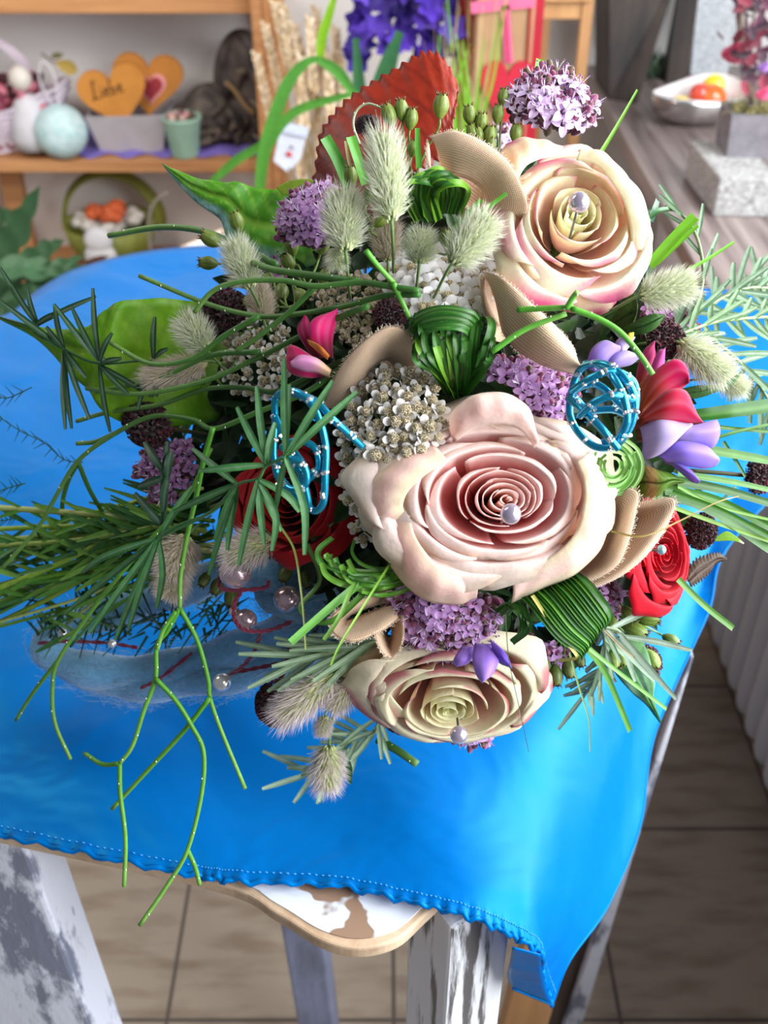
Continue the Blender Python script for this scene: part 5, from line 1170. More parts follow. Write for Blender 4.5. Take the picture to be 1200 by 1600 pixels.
# loose outer petals of the roses
ROSES = [o for o in bpy.data.objects if o.type == 'EMPTY' and o.name.startswith('rose')]
def rp(n_, A, B, c0, c1, edge=None, bulge=.005):
    A, B = [P(*q) for q in A], [P(*q) for q in B]; rows = loft(A, B, 8, 12, bulge); cc = []
    for i, r in enumerate(rows):
        r_ = [];
        for j in range(len(r)):
            t = j/(len(r)-1); q = mix(c1, c0, math.sin(PI*t)**2*.9)
            if edge: q = mix(q, edge, .95*sstep(.34, .05, t)*(.6+.4*math.sin(i*.7)))
            r_.append(q)
            r[j] = r[j]+TOV*(.0009*math.sin(i*.8+j*.3)*(1-t))-TOV*.004*(1-t)**3
        cc.append(r_)
    MB().grid(rows, cc).build('petal', M_PETAL, ROSES[n_], solid=.0004)
CP_, CQ = c(255, 224, 216), c(255, 238, 228)
rp(0, [(700, 676, .49), (706, 645, .475), (738, 618, .468), (785, 612, .466), (826, 634, .468), (843, 684, .48)], [(712, 690, .488), (735, 672, .476), (765, 664, .470), (795, 664, .470), (818, 676, .474), (835, 700, .485)], CP_, CQ)
rp(0, [(655, 672, .495), (615, 702, .488), (578, 740, .486), (565, 780, .488), (572, 812, .49), (600, 820, .495)], [(700, 720, .48), (665, 742, .476), (640, 765, .476), (630, 785, .478), (632, 800, .482), (640, 815, .488)], CP_, c(238, 228, 196))
rp(0, [(588, 812, .50), (592, 850, .495), (625, 905, .492), (665, 938, .495), (715, 946, .50), (745, 935, .505)], [(640, 805, .482), (650, 840, .478), (675, 875, .478), (700, 895, .48), (725, 900, .485), (745, 905, .49)], CP_, c(246, 222, 200))
rp(0, [(930, 700, .498), (950, 735, .492), (958, 790, .49), (945, 850, .492), (905, 895, .495), (840, 925, .50), (800, 944, .503)], [(900, 720, .482), (912, 752, .478), (912, 790, .476), (900, 830, .478), (872, 862, .48), (830, 885, .484), (800, 900, .488)], CP_, c(250, 236, 208))
rp(0, [(840, 685, .492), (870, 680, .492), (910, 692, .495), (926, 712, .498)], [(845, 705, .488), (868, 705, .488), (890, 712, .49), (905, 722, .492)], c(236, 206, 176), c(222, 186, 140), None, .003)
MG = c(214, 60, 130); TC, TE = c(255, 226, 196), c(250, 246, 216)
rp(1, [(790, 330, .522), (776, 280, .515), (785, 232, .512), (812, 212, .512), (850, 214, .513), (878, 228, .515)], [(815, 330, .51), (808, 290, .503), (820, 262, .501), (840, 250, .502), (858, 246, .504), (875, 244, .507)], TC, TE, MG)
rp(1, [(790, 370, .522), (795, 410, .518), (812, 445, .517), (850, 472, .518), (895, 486, .52), (945, 488, .522), (965, 470, .525)], [(818, 372, .51), (822, 400, .505), (840, 425, .505), (868, 442, .506), (900, 452, .508), (935, 450, .51), (955, 442, .514)], TC, TE, MG)
rp(1, [(905, 232, .514), (940, 232, .513), (975, 262, .514), (1005, 310, .517), (1022, 360, .52), (1018, 400, .524)], [(900, 250, .507), (928, 256, .506), (952, 280, .506), (975, 318, .508), (985, 360, .511), (985, 392, .515)], TC, TE, MG)
LC, LE = c(252, 214, 200), c(244, 240, 212)
rp(2, [(840, 1110, .56), (862, 1085, .555), (864, 1058, .555), (845, 1040, .556), (815, 1032, .56)], [(815, 1115, .552), (828, 1090, .545), (830, 1070, .544), (818, 1058, .546), (800, 1050, .55)], LC, LE, c(196, 90, 120), .002)
rp(2, [(600, 1118, .56), (572, 1090, .553), (563, 1065, .552), (590, 1038, .552), (640, 1012, .553), (680, 1008, .555)], [(640, 1120, .55), (615, 1092, .543), (605, 1070, .541), (622, 1052, .541), (655, 1038, .543), (685, 1032, .546)], LC, LE, c(206, 60, 104), .002)
rp(2, [(520, 1050, .565), (545, 1020, .56), (590, 1000, .558), (640, 992, .558), (700, 990, .56)], [(560, 1062, .56), (585, 1040, .556), (615, 1025, .554), (650, 1018, .554), (695, 1012, .556)], c(232, 206, 160), c(214, 190, 132), None)

# ---------------- broad leaves
def leafsheet(name, label, A, B, colf, cat='leaf', n=10, m=14, bulge=.0, teeth=(0, 0), midw=.5, vein=(0, 0, 0, 1), mat=None, wave=0, stem=None):
    A = cr([P(*q) for q in A], n); B = cr([P(*q) for q in B], n); rows = []; cc = []; N_r = len(A)
    for i in range(N_r):
        a, b_ = A[i], B[i]; row = []; cl_ = []; w_ = b_-a; ln = np.linalg.norm(w_)
        if teeth[0]:
            k = teeth[0]*(1-abs(((i*teeth[1]) % 1)*2-1)); a = a-unit(w_)*k*min(1, ln/.01); b_ = b_+unit(w_)*k*min(1, ln/.01)
        for j in range(m+1):
            t = j/m; side = (t-midw)/(midw if t < midw else 1-midw)
            q = a*(1-t)+b_*t-TOV*abs(side)**1.3*0+TOV*(bulge*abs(math.sin(PI*t))+wave*math.sin(i*.55+side*2.2)*abs(side))
            vn = .5+.5*math.cos((i/N_r*1.0+abs(side)*.22)*2*PI*9)
            vv = vn**10 if abs(side) > .04 else 1
            row.append(q-TOV*bulge*.8*math.exp(-(side/.12)**2)); cl_.append(mix(colf(i/(N_r-1), t), vein, .45*vv*(1 if abs(side) > .04 else 1.4)))
        rows.append(row); cc.append(cl_)
    if stem is None:
        o = MB().grid(rows, cc).build(name, mat or M_LEAF, None, solid=.0004); return tag(o, label, cat)
    ctr = rows[-1][m//2]; t_ = thing(name, label, cat, ctr); MB().grid(rows, cc).build('leaf_blade', mat or M_LEAF, t_, solid=.0004)
    MB().tube(cr([P(*q) for q in stem], 5), .0011, c(96, 120, 50), 6).build('leaf_stalk', M_STEM, t_); return t_
grn = lambda i, t: mix(c(116, 168, 20), c(84, 140, 22), .5+.5*math.sin(i*5+t*3))
leafsheet('green_leaf', 'large pointed green leaf lying over the blue cloth at the left of the bouquet',
    [(-2, 497, .60), (70, 512, .595), (130, 512, .585), (160, 488, .58), (185, 472, .578), (240, 466, .59), (300, 470, .61), (370, 480, .635), (420, 520, .65)],
    [(-2, 498, .60), (60, 532, .60), (105, 580, .595), (140, 612, .592), (158, 640, .592), (200, 662, .60), (280, 665, .61), (370, 650, .635), (420, 600, .65)],
    grn, bulge=.003, wave=.0012, vein=c(150, 180, 60), stem=[(380, 560, .64), (420, 570, .65), (470, 600, .67)])
vg = lambda i, t: mix(c(74, 140, 26), mix(c(150, 190, 195), c(40, 100, 90), rng.random()*.7), sstep(.72, .86, t)) if i < .8 else c(62, 120, 24)
leafsheet('green_leaf', 'green leaf with pale bluish lower margin at the upper left of the bouquet',
    [(255, 257, .62), (300, 276, .61), (340, 284, .605), (372, 285, .605), (410, 296, .61), (440, 296, .61), (500, 310, .62), (540, 350, .64)],
    [(255, 259, .62), (290, 300, .61), (318, 325, .605), (345, 345, .605), (362, 395, .605), (400, 415, .61), (470, 420, .62), (530, 390, .64)],
    vg, bulge=.003, wave=.001, vein=c(150, 190, 70), stem=[(500, 350, .63), (540, 380, .64), (570, 440, .66)])
leafsheet('green_leaf', 'small light green leaf tip between the upper left leaf and the red leaf',
    [(432, 292, .60), (455, 282, .598), (480, 280, .596), (500, 284, .595)], [(440, 304, .60), (456, 306, .598), (475, 308, .596), (500, 300, .595)], lambda i, t: c(140, 170, 50), vein=c(160, 180, 80))
rd = lambda i, t: mix(c(150, 42, 20), c(98, 22, 14), sstep(.4, .0, i)*.8+.2*math.sin(t*9)**2)
leafsheet('red_leaf', 'large rust red serrated leaf standing up at the top of the bouquet',
    [(488, 318, .60), (496, 260, .60), (503, 212, .60), (525, 178, .60), (555, 150, .60), (590, 128, .60), (628, 106, .60), (662, 86, .60), (690, 92, .60), (714, 128, .60)],
    [(560, 340, .575), (580, 330, .57), (600, 310, .57), (620, 290, .57), (640, 270, .57), (665, 255, .575), (690, 240, .58), (700, 215, .585), (708, 185, .59), (716, 140, .597)],
    rd, n=14, m=16, teeth=(.0038, .17), bulge=.001, vein=c(84, 16, 12), wave=.0003, midw=.92)
leafsheet('green_leaf', 'glossy green leaf with pale spots pointing down at the lower right',
    [(935, 1010, .57), (960, 1050, .575), (985, 1080, .58), (1010, 1102, .585), (1030, 1128, .59)], [(1000, 990, .575), (1012, 1020, .575), (1022, 1060, .58), (1022, 1095, .585), (1032, 1126, .59)],
    lambda i, t: mix(c(48, 104, 40), c(150, 190, 170), .6*sstep(.35, .1, abs(i-.5))*(.5+.5*math.sin(t*14))), bulge=.003, wave=.001, vein=c(70, 130, 60))
leafsheet('brown_leaf', 'withered dark brown serrated leaf below the burgundy bloom at the right edge',
    [(1070, 900, .56), (1085, 880, .562), (1105, 870, .565), (1122, 866, .568), (1134, 872, .57)], [(1078, 915, .56), (1092, 905, .562), (1108, 892, .565), (1118, 880, .568), (1134, 874, .57)],
    lambda i, t: c(84, 66, 54), teeth=(.003, .37), bulge=.002, vein=c(60, 44, 40))
leafsheet('green_leaf', 'bright green leaf tip with dry white point below the long grass at the right',
    [(1120, 838, .575), (1135, 830, .575), (1150, 838, .575), (1162, 848, .575)], [(1115, 846, .575), (1135, 845, .575), (1150, 846, .575), (1162, 850, .575)], lambda i, t: mix(c(130, 180, 50), c(225, 215, 200), sstep(.75, .95, i)), vein=c(150, 190, 70))
leafsheet('green_leaf', 'dark green leaf below the upper right cream rose',
    [(955, 500, .53), (975, 470, .522), (990, 458, .52), (996, 480, .52), (985, 510, .525)], [(958, 515, .535), (975, 520, .53), (985, 520, .528), (990, 505, .526), (985, 512, .526)], lambda i, t: c(66, 92, 34), bulge=.002)
leafsheet('green_leaf', 'dark glossy leaf across the purple flower cluster on the right',
    [(975, 512, .52), (1000, 498, .512), (1020, 490, .51), (1038, 492, .512)], [(985, 522, .522), (1005, 522, .515), (1025, 512, .512), (1038, 494, .512)], lambda i, t: c(64, 108, 48), bulge=.002)
leafsheet('green_leaf', 'pointed green leaf under the furry tails at the right of the magenta bloom',
    [(1062, 608, .545), (1090, 602, .543), (1120, 600, .543), (1145, 590, .545), (1158, 580, .548)], [(1064, 622, .548), (1090, 622, .546), (1120, 612, .545), (1145, 600, .546), (1158, 582, .548)], lambda i, t: c(72, 112, 58), bulge=.001)
leafsheet('sepal_cup', 'green seed calyx with brown remnant left of the lilac bellflower',
    [(990, 745, .52), (1005, 728, .512), (1030, 735, .51), (1050, 740, .512), (1068, 750, .515)], [(990, 765, .525), (1010, 778, .518), (1028, 775, .514), (1045, 760, .513), (1068, 754, .515)], lambda i, t: mix(c(98, 138, 48), c(170, 130, 80), math.exp(-((i-.35)/.12)**2)), 'seed pod', bulge=.004)

# ---------------- green buds on thin stems
def bud(b, q, ax_, r, L_, col):
    Qm = np.array(Vector(tuple(ax_)).to_track_quat('Z', 'Y').to_matrix()); rows = []; cc = []
    for i in range(9):
        t = i/8; rad = r*math.sin(PI*min(1, .06+t*.78))**.8*(1-.12*t)
        rows.append([q+Qm@np.array((rad*(1+.07*math.cos(10*a))*math.cos(a), rad*(1+.07*math.cos(10*a))*math.sin(a), L_*(t-.5))) for a in [2*PI*k/20 for k in range(20)]])
        cc.append([mix(col, c(84, 70, 36) if t > .8 else c(54, 66, 24), .55*(1 if k % 2 else 0)*(.5+.5*t)) for k in range(20)])
    b.grid(rows, cc, True)
    for k in range(6):
        a = 2*PI*k/6; e = q+Qm@np.array((r*.55*math.cos(a), r*.55*math.sin(a), L_*.44)); b.tube([e, e+Qm@np.array((r*.25*math.cos(a), r*.25*math.sin(a), L_*.18))], [r*.12, r*.03], c(90, 72, 36), 4)
def buds(label, lst, hub, d=None, dd=0, col=(118, 138, 56), group=None):
    """lst of (px,py,dirx,diry,size_px)"""
    pts = [(x, y, (d if d else surf(x, y)+dd)) for x, y, *_ in lst]; H = P(*hub); t = thing('green_bud_sprig', label, 'buds', H, group)
    for (x, y, dx, dy, s), p_ in zip(lst, pts):
        q = P(*p_); ax_ = DV(dx, -dy, .35); b = MB(); bud(b, q, ax_, s*.36*p_[2]/F, s*p_[2]/F, jit(c(*col), .12)); b.build('bud', M_BUD, t)
        MB().tube(cr([q-ax_*s*.5*p_[2]/F, q-ax_*s*.9*p_[2]/F, (q+H)/2-TOV*.004, H], 4), .0006, c(108, 134, 66), 5).build('stalk', M_STEM, t)
buds('cluster of striped green buds in front of the red leaf, left of the linen loop', [(608, 180, -.4, -1, 34), (627, 172, -.1, -1, 32), (642, 186, .1, -1, 32), (689, 166, .1, -1, 36), (645, 232, .2, -1, 26)], (640, 300, .545), d=.515)
buds('upright green buds between the red leaf and the gift bag', [(734, 180, -.2, -1, 30), (752, 192, .1, -1, 30), (765, 212, .1, -1, 30), (748, 212, -.3, -1, 26), (766, 228, .2, -1, 26), (738, 208, -.4, -1, 26)], (755, 270, .56), d=.54)
buds('two dark tipped green buds close to the red heart of the gift bag', [(778, 178, .1, -1, 28), (786, 152, .1, -1, 26), (806, 208, .1, -1, 28)], (780, 250, .56), d=.545)
buds('green buds hanging over the blue cloth at the upper left', [(370, 347, -.3, -1, 32), (330, 374, -1, -.5, 34), (326, 411, -1, 0, 30)], (430, 440, .57), d=.55)
buds('dark tipped round green buds under the upper left lilac cluster', [(455, 382, -.2, -1, 34), (505, 383, .3, -.8, 30), (506, 432, .3, -.6, 26), (450, 410, -.3, -.5, 30)], (480, 450, .55), dd=-.012)
buds('open green buds right of the round furry tail', [(577, 305, .2, -.6, 28), (595, 345, .5, -.4, 26), (548, 275, -.1, -1, 30), (696, 372, 0, -1, 28)], (585, 390, .54), d=.50)
buds('dull green buds over the beige yarrow near the upper stems', [(408, 470, 0, 1, 30), (425, 478, .3, 1, 30), (440, 455, 0, 1, 32), (470, 462, .4, .6, 30), (415, 440, -.2, .7, 32), (390, 470, -.4, .8, 26)], (450, 480, .57), dd=.008, col=(108, 124, 58))
buds('striped green buds at the lower right beneath the bright red rose', [(992, 985, .8, .4, 40), (1012, 965, 1, .1, 38), (982, 960, .5, .7, 30), (970, 1025, .3, .9, 34), (1018, 1030, .5, .9, 34), (955, 975, 0, 1, 30), (958, 1030, .2, 1, 30)], (930, 940, .57), dd=-.012, col=(124, 150, 64))
buds('single green bud on a long thin stalk over the blue cloth at the lower right', [(1048, 1000, .9, .5, 28)], (990, 968, .57), d=.58, col=(104, 126, 58))
buds('green buds between the grass loops and the lowest rose rim', [(868, 1055, 0, 1, 34), (888, 1045, .2, 1, 30), (850, 1040, -.2, 1, 30), (905, 1030, .4, 1, 26)], (880, 990, .57), d=.565, col=(92, 110, 50))
buds('small green buds beside the pearls at the left of the dark red rose', [(432, 862, .5, .8, 28), (447, 895, -.4, 1, 30), (362, 932, 0, 1, 34), (340, 915, -.4, .8, 30), (478, 905, .4, 1, 28), (320, 905, -.3, .6, 26)], (420, 850, .60), d=.585, col=(96, 108, 44))

# ---------------- needle leaved and green jointed stems
GRN = [c(58, 106, 42), c(58, 104, 40), c(84, 138, 56)]
def J(label, *ps, r=.0015, col=None):
    t = thing('jointed_green_stem', label, 'stem', P(ps[0][0][0][0], ps[0][0][0][1], ps[0][1]))
    for pp, d0, d1 in ps:
        pts = cr(pth(pp, d0, d1), 6); n = len(pts); b = MB()
        b.tube(pts, [r*(1-.15*i/n) for i in range(n)], [mix(col or GRN[0], c(126, 164, 84), .55*(i/n)**2) for i in range(n)], 8); kb = b
        for i in range(4, n-1, 6): kb.sphere(pts[i]+DV(rng.uniform(-1, 1), rng.uniform(-1, 1), .8)*r*.9, (.0004, .0004, .0007), c(220, 224, 200), 5, 4)
        b.build('stem', M_STEM, t)
    return t
J('uppermost green jointed stem curving left with bent tip over the furry tail', ([(655, 455), (600, 446), (560, 441), (493, 447), (440, 438), (375, 440), (332, 455), (304, 488)], .475, .525), ([(493, 447), (455, 485), (405, 525), (370, 548)], .505, .53))
J('long green jointed stem reaching out left over the green leaf to a cut end', ([(655, 460), (600, 462), (540, 478), (470, 490), (405, 494), (325, 475), (218, 431)], .475, .56), ([(404, 494), (350, 525), (300, 560), (235, 568), (173, 536)], .52, .565))
J('thick green stem crossing the upper left furry tail and ending in front of the shelf', ([(560, 440), (500, 432), (430, 422), (395, 411)], .50, .53), ([(432, 414), (380, 388), (320, 362), (250, 355), (170, 368)], .53, .60), r=.0019)
J('green stem running from the centre down left across the yarrow', ([(575, 478), (520, 500), (460, 530), (390, 565), (320, 595), (220, 615), (135, 607)], .49, .585), ([(405, 550), (330, 555), (250, 590), (150, 612)], .53, .585))
J('dark green stem running left above the burgundy bloom', ([(545, 560), (480, 590), (430, 612), (385, 606), (320, 608), (250, 632), (170, 644), (120, 658)], .51, .61), col=c(50, 92, 36))
J('branching green stem from the wire ball to the left edge of the cloth',
  ([(540, 570), (480, 612), (400, 645), (335, 670), (300, 655), (240, 650), (182, 676), (122, 720), (85, 780), (58, 826), (0, 892)], .505, .64),
  ([(182, 676), (150, 690), (120, 693)], .60, .61), ([(122, 722), (105, 755), (97, 800), (108, 860), (105, 910)], .615, .66), ([(122, 722), (140, 765), (160, 800), (180, 835)], .615, .65), ([(58, 826), (70, 860), (76, 900)], .64, .66), col=c(58, 104, 38))
J('tall green stem hanging down over the front of the cloth, forked four times',
  ([(333, 668), (318, 720), (308, 770), (292, 840), (282, 900), (281, 950)], .50, .53),
  ([(281, 950), (262, 985), (245, 1010), (243, 1060), (225, 1110), (207, 1165), (187, 1193)], .53, .545), ([(187, 1193), (188, 1240), (196, 1310), (194, 1385)], .545, .545), ([(187, 1193), (160, 1194), (132, 1177)], .545, .56),
  ([(281, 950), (308, 1000), (325, 1060), (328, 1090), (345, 1140), (383, 1232)], .53, .55), ([(328, 1090), (285, 1145), (225, 1210), (175, 1264)], .535, .56),
  ([(243, 1060), (275, 1095), (300, 1135), (318, 1175), (315, 1240), (293, 1328), (260, 1385), (218, 1446)], .535, .54), ([(293, 1328), (305, 1355), (312, 1382)], .54, .545), ([(275, 955), (255, 985), (246, 1015)], .53, .53), r=.0013, col=c(70, 132, 34))
J('green stem bending down at the far left over the dark blue cloth', ([(330, 700), (290, 780), (220, 860), (150, 945), (92, 1030), (82, 1075), (86, 1130), (110, 1186)], .56, .60), ([(92, 1030), (50, 1085), (25, 1125)], .60, .63), r=.0013, col=c(70, 118, 34))
J('short cut green stem standing over the white yarrow', ([(572, 392), (590, 415), (615, 442)], .47, .48), ([(614, 442), (625, 465), (640, 498)], .478, .485), r=.0014, col=c(78, 150, 44))
J('forked green stem across the linen loop below the upper right rose', ([(768, 550), (820, 515), (885, 490)], .475, .468), ([(808, 484), (850, 482), (896, 480)], .475, .465), ([(885, 482), (895, 465), (902, 456)], .465, .46), ([(893, 482), (935, 498), (970, 520), (1000, 555), (1020, 585)], .465, .462), r=.0014, col=c(84, 158, 48))
J('pale curved tendril in front of the red leaf', ([(562, 225), (552, 195), (558, 172), (575, 162), (595, 168)], .53, .52), r=.0006, col=c(200, 210, 180))

# needle leaves
def needles(name, label, nodes, col, w_=.0017, cat='foliage', nrm=None, stem=None, sr=.0008):
    q0 = P(*nodes[0][0]); t = thing(name, label, cat, q0)
    for nd in nodes:
        o = P(*nd[0])
        for tip in nd[1]:
            e = P(*tip[:3]); m_ = (o+e)/2+RIGHT*(tip[3] if len(tip) > 3 else 0)*.001+TOV*.003
            b = MB(); b.blade(cr([o, m_, e], 5), w_, jit(col, .15), DV(rng.uniform(-.3, .3), rng.uniform(-.3, .3), 1), .3, lambda a: .35+.75*math.sin(PI*min(1, .1+a*.82)), mix(col, (1, 1, 1, 1), .10)); b.build('leaf', M_LEAF, t)
    if stem: MB().tube(cr([P(*s) for s in stem], 5), sr, col, 6).build('stem', M_STEM, t)
    return t
BG = c(62, 116, 62)
needles('narrow_leaf_sprig', 'narrow leaved green sprig lying over the wire ball and the dark red rose', [
  ((446, 715, .45), [(444, 560, .45), (452, 600, .46), (520, 595, .445), (558, 612, .445), (476, 867, .455, 4), (430, 800, .47)]),
  ((416, 726, .46), [(310, 736, .465, 0), (370, 636, .455), (401, 604, .455), (430, 660, .46)]),
  ((403, 748, .465), [(373, 883, .47), (413, 851, .475), (425, 861, .475, 5), (468, 800, .47, 4), (440, 830, .48)])], BG, .0015, stem=[(446, 715, .45), (416, 728, .46), (403, 748, .465), (370, 758, .475), (330, 800, .49), (248, 840, .52)], sr=.0007)
needles('narrow_leaf_sprig', 'narrow leaved green sprig fanning out below the stems on the left', [
  ((370, 756, .48), [(335, 845, .485), (326, 899, .50), (367, 800, .49), (300, 700, .50), (355, 860, .50), (270, 800, .50)]),
  ((248, 840, .52), [(128, 895, .545, -6), (140, 990, .55), (180, 1000, .555), (200, 985, .545), (100, 960, .57), (245, 950, .54, 3), (300, 760, .51)])], BG, .0016, stem=[(370, 756, .48), (330, 800, .495), (248, 840, .52), (180, 930, .57), (110, 1010, .60)], sr=.0009)
needles('narrow_leaf_sprig', 'narrow leaved green sprig over the purple cluster at the left', [
  ((262, 745, .56), [(225, 690, .57), (268, 705, .56), (215, 760, .58), (255, 800, .56)]), ((255, 820, .57), [(210, 770, .575), (230, 800, .58), (262, 690, .56)])], c(46, 82, 54), .0020, stem=[(262, 745, .56), (256, 820, .57), (240, 880, .59)])
# pointed leaves over the green leaf at the upper left (thin bluish foliage)
needles('narrow_leaf_sprig', 'thin dark leaved sprig lying across the large left green leaf', [
  ((100, 545, .575), [(0, 470, .58), (85, 475, .57), (72, 510, .575), (50, 515, .58)]), ((60, 510, .58), [(0, 418, .585), (42, 450, .58), (48, 508, .58), (18, 445, .58)]),
  ((155, 565, .57), [(84, 475, .565), (112, 480, .565), (145, 450, .56), (175, 520, .56)]), ((100, 545, .58), [(112, 670, .585), (102, 671, .585), (140, 655, .575), (135, 590, .58)]), ((155, 570, .575), [(172, 675, .58), (190, 560, .57), (165, 560, .57), (200, 615, .57), (240, 620, .575)]),
  ((50, 512, .58), [(150, 463, .57), (100, 485, .575)]), ((240, 560, .57), [(242, 495, .56), (262, 545, .56), (245, 620, .57), (215, 640, .575)])], c(36, 74, 40), .0015, stem=[(0, 496, .59), (50, 512, .58), (100, 545, .578), (155, 568, .573), (240, 565, .57), (320, 600, .57)], sr=.0007)
# fine ferny threads left
for i, (pp, lab) in enumerate((([(-10, 645), (30, 672), (70, 692), (100, 718), (130, 722)], 'hair thin ferny sprig over the blue cloth at the left edge'), ([(-10, 770), (20, 760), (40, 755)], 'short ferny sprig tip at the left edge of the photo, middle'), ([(-10, 612), (10, 622), (50, 605)], 'hair thin sprig at the left edge above the others'), ([(-10, 815), (12, 812), (30, 808)], 'short ferny sprig tip at the left edge, lowest'))):
    t = thing('fern_sprig', lab, 'foliage', P(pp[0][0], pp[0][1], .68)); pts = cr(pth(pp, .68, .67), 6); MB().tube(pts, .0004, c(50, 96, 70), 5).build('stem', M_STEM, t); b = MB()
    for k in range(2, len(pts)-1, 2):
        for s_ in (-1, 1):
            d_ = DV(-.6+rng.uniform(-.3, .3), s_*rng.uniform(.4, 1), rng.uniform(-.1, .3))*rng.uniform(.004, .009); b.blade([pts[k], pts[k]+d_*.5, pts[k]+d_], .0004, c(44, 92, 60), TOV, .2, (1, .3))
    b.build('needles', M_LEAF, t)
# long bundle of stems to the left
for i in range(38):
    r_ = random.Random(500+i); x0, y0 = 300+r_.uniform(-50, 60), 800+r_.uniform(-40, 70); ye = 820+185*(i/38.)+r_.uniform(-15, 15); up = i < 9
    if up: ye = 790+r_.uniform(-10, 90)
    xe = -50 if i % 3 else r_.uniform(20, 120); d0, d1 = .60+r_.uniform(-.02, .03), .66+r_.uniform(-.02, .03)
    col_ = r_.choice([c(120, 150, 48), c(92, 138, 44), c(140, 164, 72), c(70, 118, 40), c(158, 172, 96)])
    mid = ((x0+xe)/2, (y0*.45+ye*.55)+r_.uniform(-18, 12)); tt = thing('trailing_stem', '%s stem trailing to the left over the cloth from under the flowers' % ('olive green leafless' if i % 2 else 'narrow leaved green'), 'stem', P(x0, y0, d0), 'trailing leafless stems on the left' if i % 2 else 'trailing leafy stems on the left')
    pts = cr(pth([(x0, y0), ((x0*2+mid[0])/3, (y0*2+mid[1])/3-6), mid, (xe, ye)], d0, d1), 5)
    MB().tube(pts, [r_.uniform(.0010, .0019)]*len(pts), jit(col_, .2), 6).build('stem', M_STEM, tt)
    if i % 2 == 0:
        b = MB()
        for k in range(2, len(pts)-1, 2):
            for s_ in (-1, 1):
                d_ = DV(-1.1+r_.uniform(-.3, .3), s_*r_.uniform(.2, .7), r_.uniform(-.2, .3))*r_.uniform(.016, .036); q = pts[k]+(pts[k+1]-pts[k])*r_.random()
                b.blade(cr([q, q+d_*.5+TOV*.002, q+d_], 3), r_.uniform(.0010, .0017), jit(r_.choice([c(78, 126, 44), c(104, 146, 60), c(56, 100, 48)]), .15), DV(r_.uniform(-.5, .5), r_.uniform(-.5, .5), 1), .3, lambda a: .3+.8*math.sin(PI*min(1, .1+a*.85)))
        b.build('leaves', M_LEAF, tt)
# dark needle foliage under the trailing stems
b = MB()
for k in range(300):
    x, y = rng.uniform(60, 380), rng.uniform(860, 1000)
    if y < 900+(x < 120)*40-40 or rng.random() > .9: continue
    q = P(x, y, .66+rng.uniform(0, .04)); d_ = DV(rng.uniform(-1, .3), rng.uniform(-1, 1), rng.uniform(-.2, .4))*rng.uniform(.01, .026); b.blade(cr([q, q+d_*.5, q+d_], 2), .0010, jit(rng.choice([c(24, 52, 30), c(34, 66, 34), c(48, 80, 40)]), .2), DV(rng.uniform(-.5, .5), rng.uniform(-.5, .5), 1), .3, (1, .3))
tag(b.build('needle_foliage', M_LEAF, None), 'mass of dark needle leaves under the trailing stems on the left', 'foliage', None, 'stuff')

# grey green rosemary sprigs
def sprig(label, path, d0, d1, n, ln, w_, col, spread=.9, name='grey_green_sprig', fwd=.8, seed=1):
    r_ = random.Random(seed); pts = cr(pth(path, d0, d1), 6); t = thing(name, label, 'foliage', pts[0]); MB().tube(pts, .0009, mix(col, c(150, 160, 110), .4), 6).build('stem', M_STEM, t); N_p = len(pts)
    for k in range(n):
        i = min(N_p-2, int((k+.5)/n*(N_p-1))); tg = unit(pts[i+1]-pts[i]); a = k*2.4+r_.uniform(-.5, .5); u = unit(np.cross(tg, TOV)); v_ = unit(np.cross(tg, u)); d_ = unit(tg*fwd+(u*math.cos(a)+v_*math.sin(a)*.7)*spread); L_ = ln*r_.uniform(.7, 1.15)
        b = MB().blade(cr([pts[i], pts[i]+d_*L_*.5+tg*L_*.05, pts[i]+d_*L_+tg*L_*.18], 3), w_, jit(col, .15), TOV+v_*.3, .35, lambda a: .4+.7*math.sin(PI*min(1, .15+a*.75)), mix(col, (1, 1, 1, 1), .22)); b.build('leaf', M_LEAF, t)
RS = c(100, 134, 96)
sprig('grey green sprig at the right edge reaching up beside the window board', [(1020, 560), (1060, 510), (1120, 470), (1170, 450), (1215, 452)], .56, .64, 34, .024, .0016, RS, seed=1)
sprig('grey green sprig at the right edge pointing straight right', [(1045, 530), (1110, 505), (1160, 498), (1215, 494)], .55, .62, 26, .020, .0014, c(110, 144, 98), seed=2)
sprig('grey green sprig curving up past the right side of the cream rose', [(1080, 500), (1098, 440), (1092, 380), (1070, 340), (1040, 322)], .57, .60, 10, .022, .0012, RS, seed=3, spread=.5)
sprig('grey green sprig at the right edge running down towards the long grass', [(1100, 520), (1150, 560), (1185, 600), (1215, 650)], .57, .62, 24, .026, .0016, RS, seed=4)
sprig('grey green sprig at the far right behind the others', [(1110, 480), (1160, 440), (1195, 420), (1220, 400)], .63, .68, 16, .024, .0015, c(112, 144, 108), seed=5)
sprig('grey green sprig fanning left above the large lilac tinted furry tail', [(590, 1000), (550, 1015), (510, 1022), (470, 1030)], .55, .555, 22, .030, .0015, c(128, 156, 118), seed=6, spread=.45)
sprig('grey green sprig around the lowest furry tail on the blue cloth', [(560, 1160), (530, 1185), (500, 1205), (470, 1212)], .615, .625, 16, .026, .0015, c(140, 168, 136), seed=7)
sprig('grey green rosette left of the lowest rose over the blue cloth', [(592, 1120), (585, 1145), (560, 1150), (535, 1160)], .60, .61, 18, .022, .0013, c(132, 160, 124), seed=8)
sprig('grey green sprig hanging over the blue cloth right of the lowest rose', [(940, 970), (945, 1020), (935, 1055), (910, 1090)], .54, .60, 24, .024, .0013, c(120, 150, 118), seed=9, spread=.5)
sprig('curved pale grey green leaves over the dark burgundy bloom at the lower right', [(945, 980), (965, 985), (980, 1000)], .535, .535, 5, .036, .0015, c(140, 164, 140), seed=10, spread=.8)
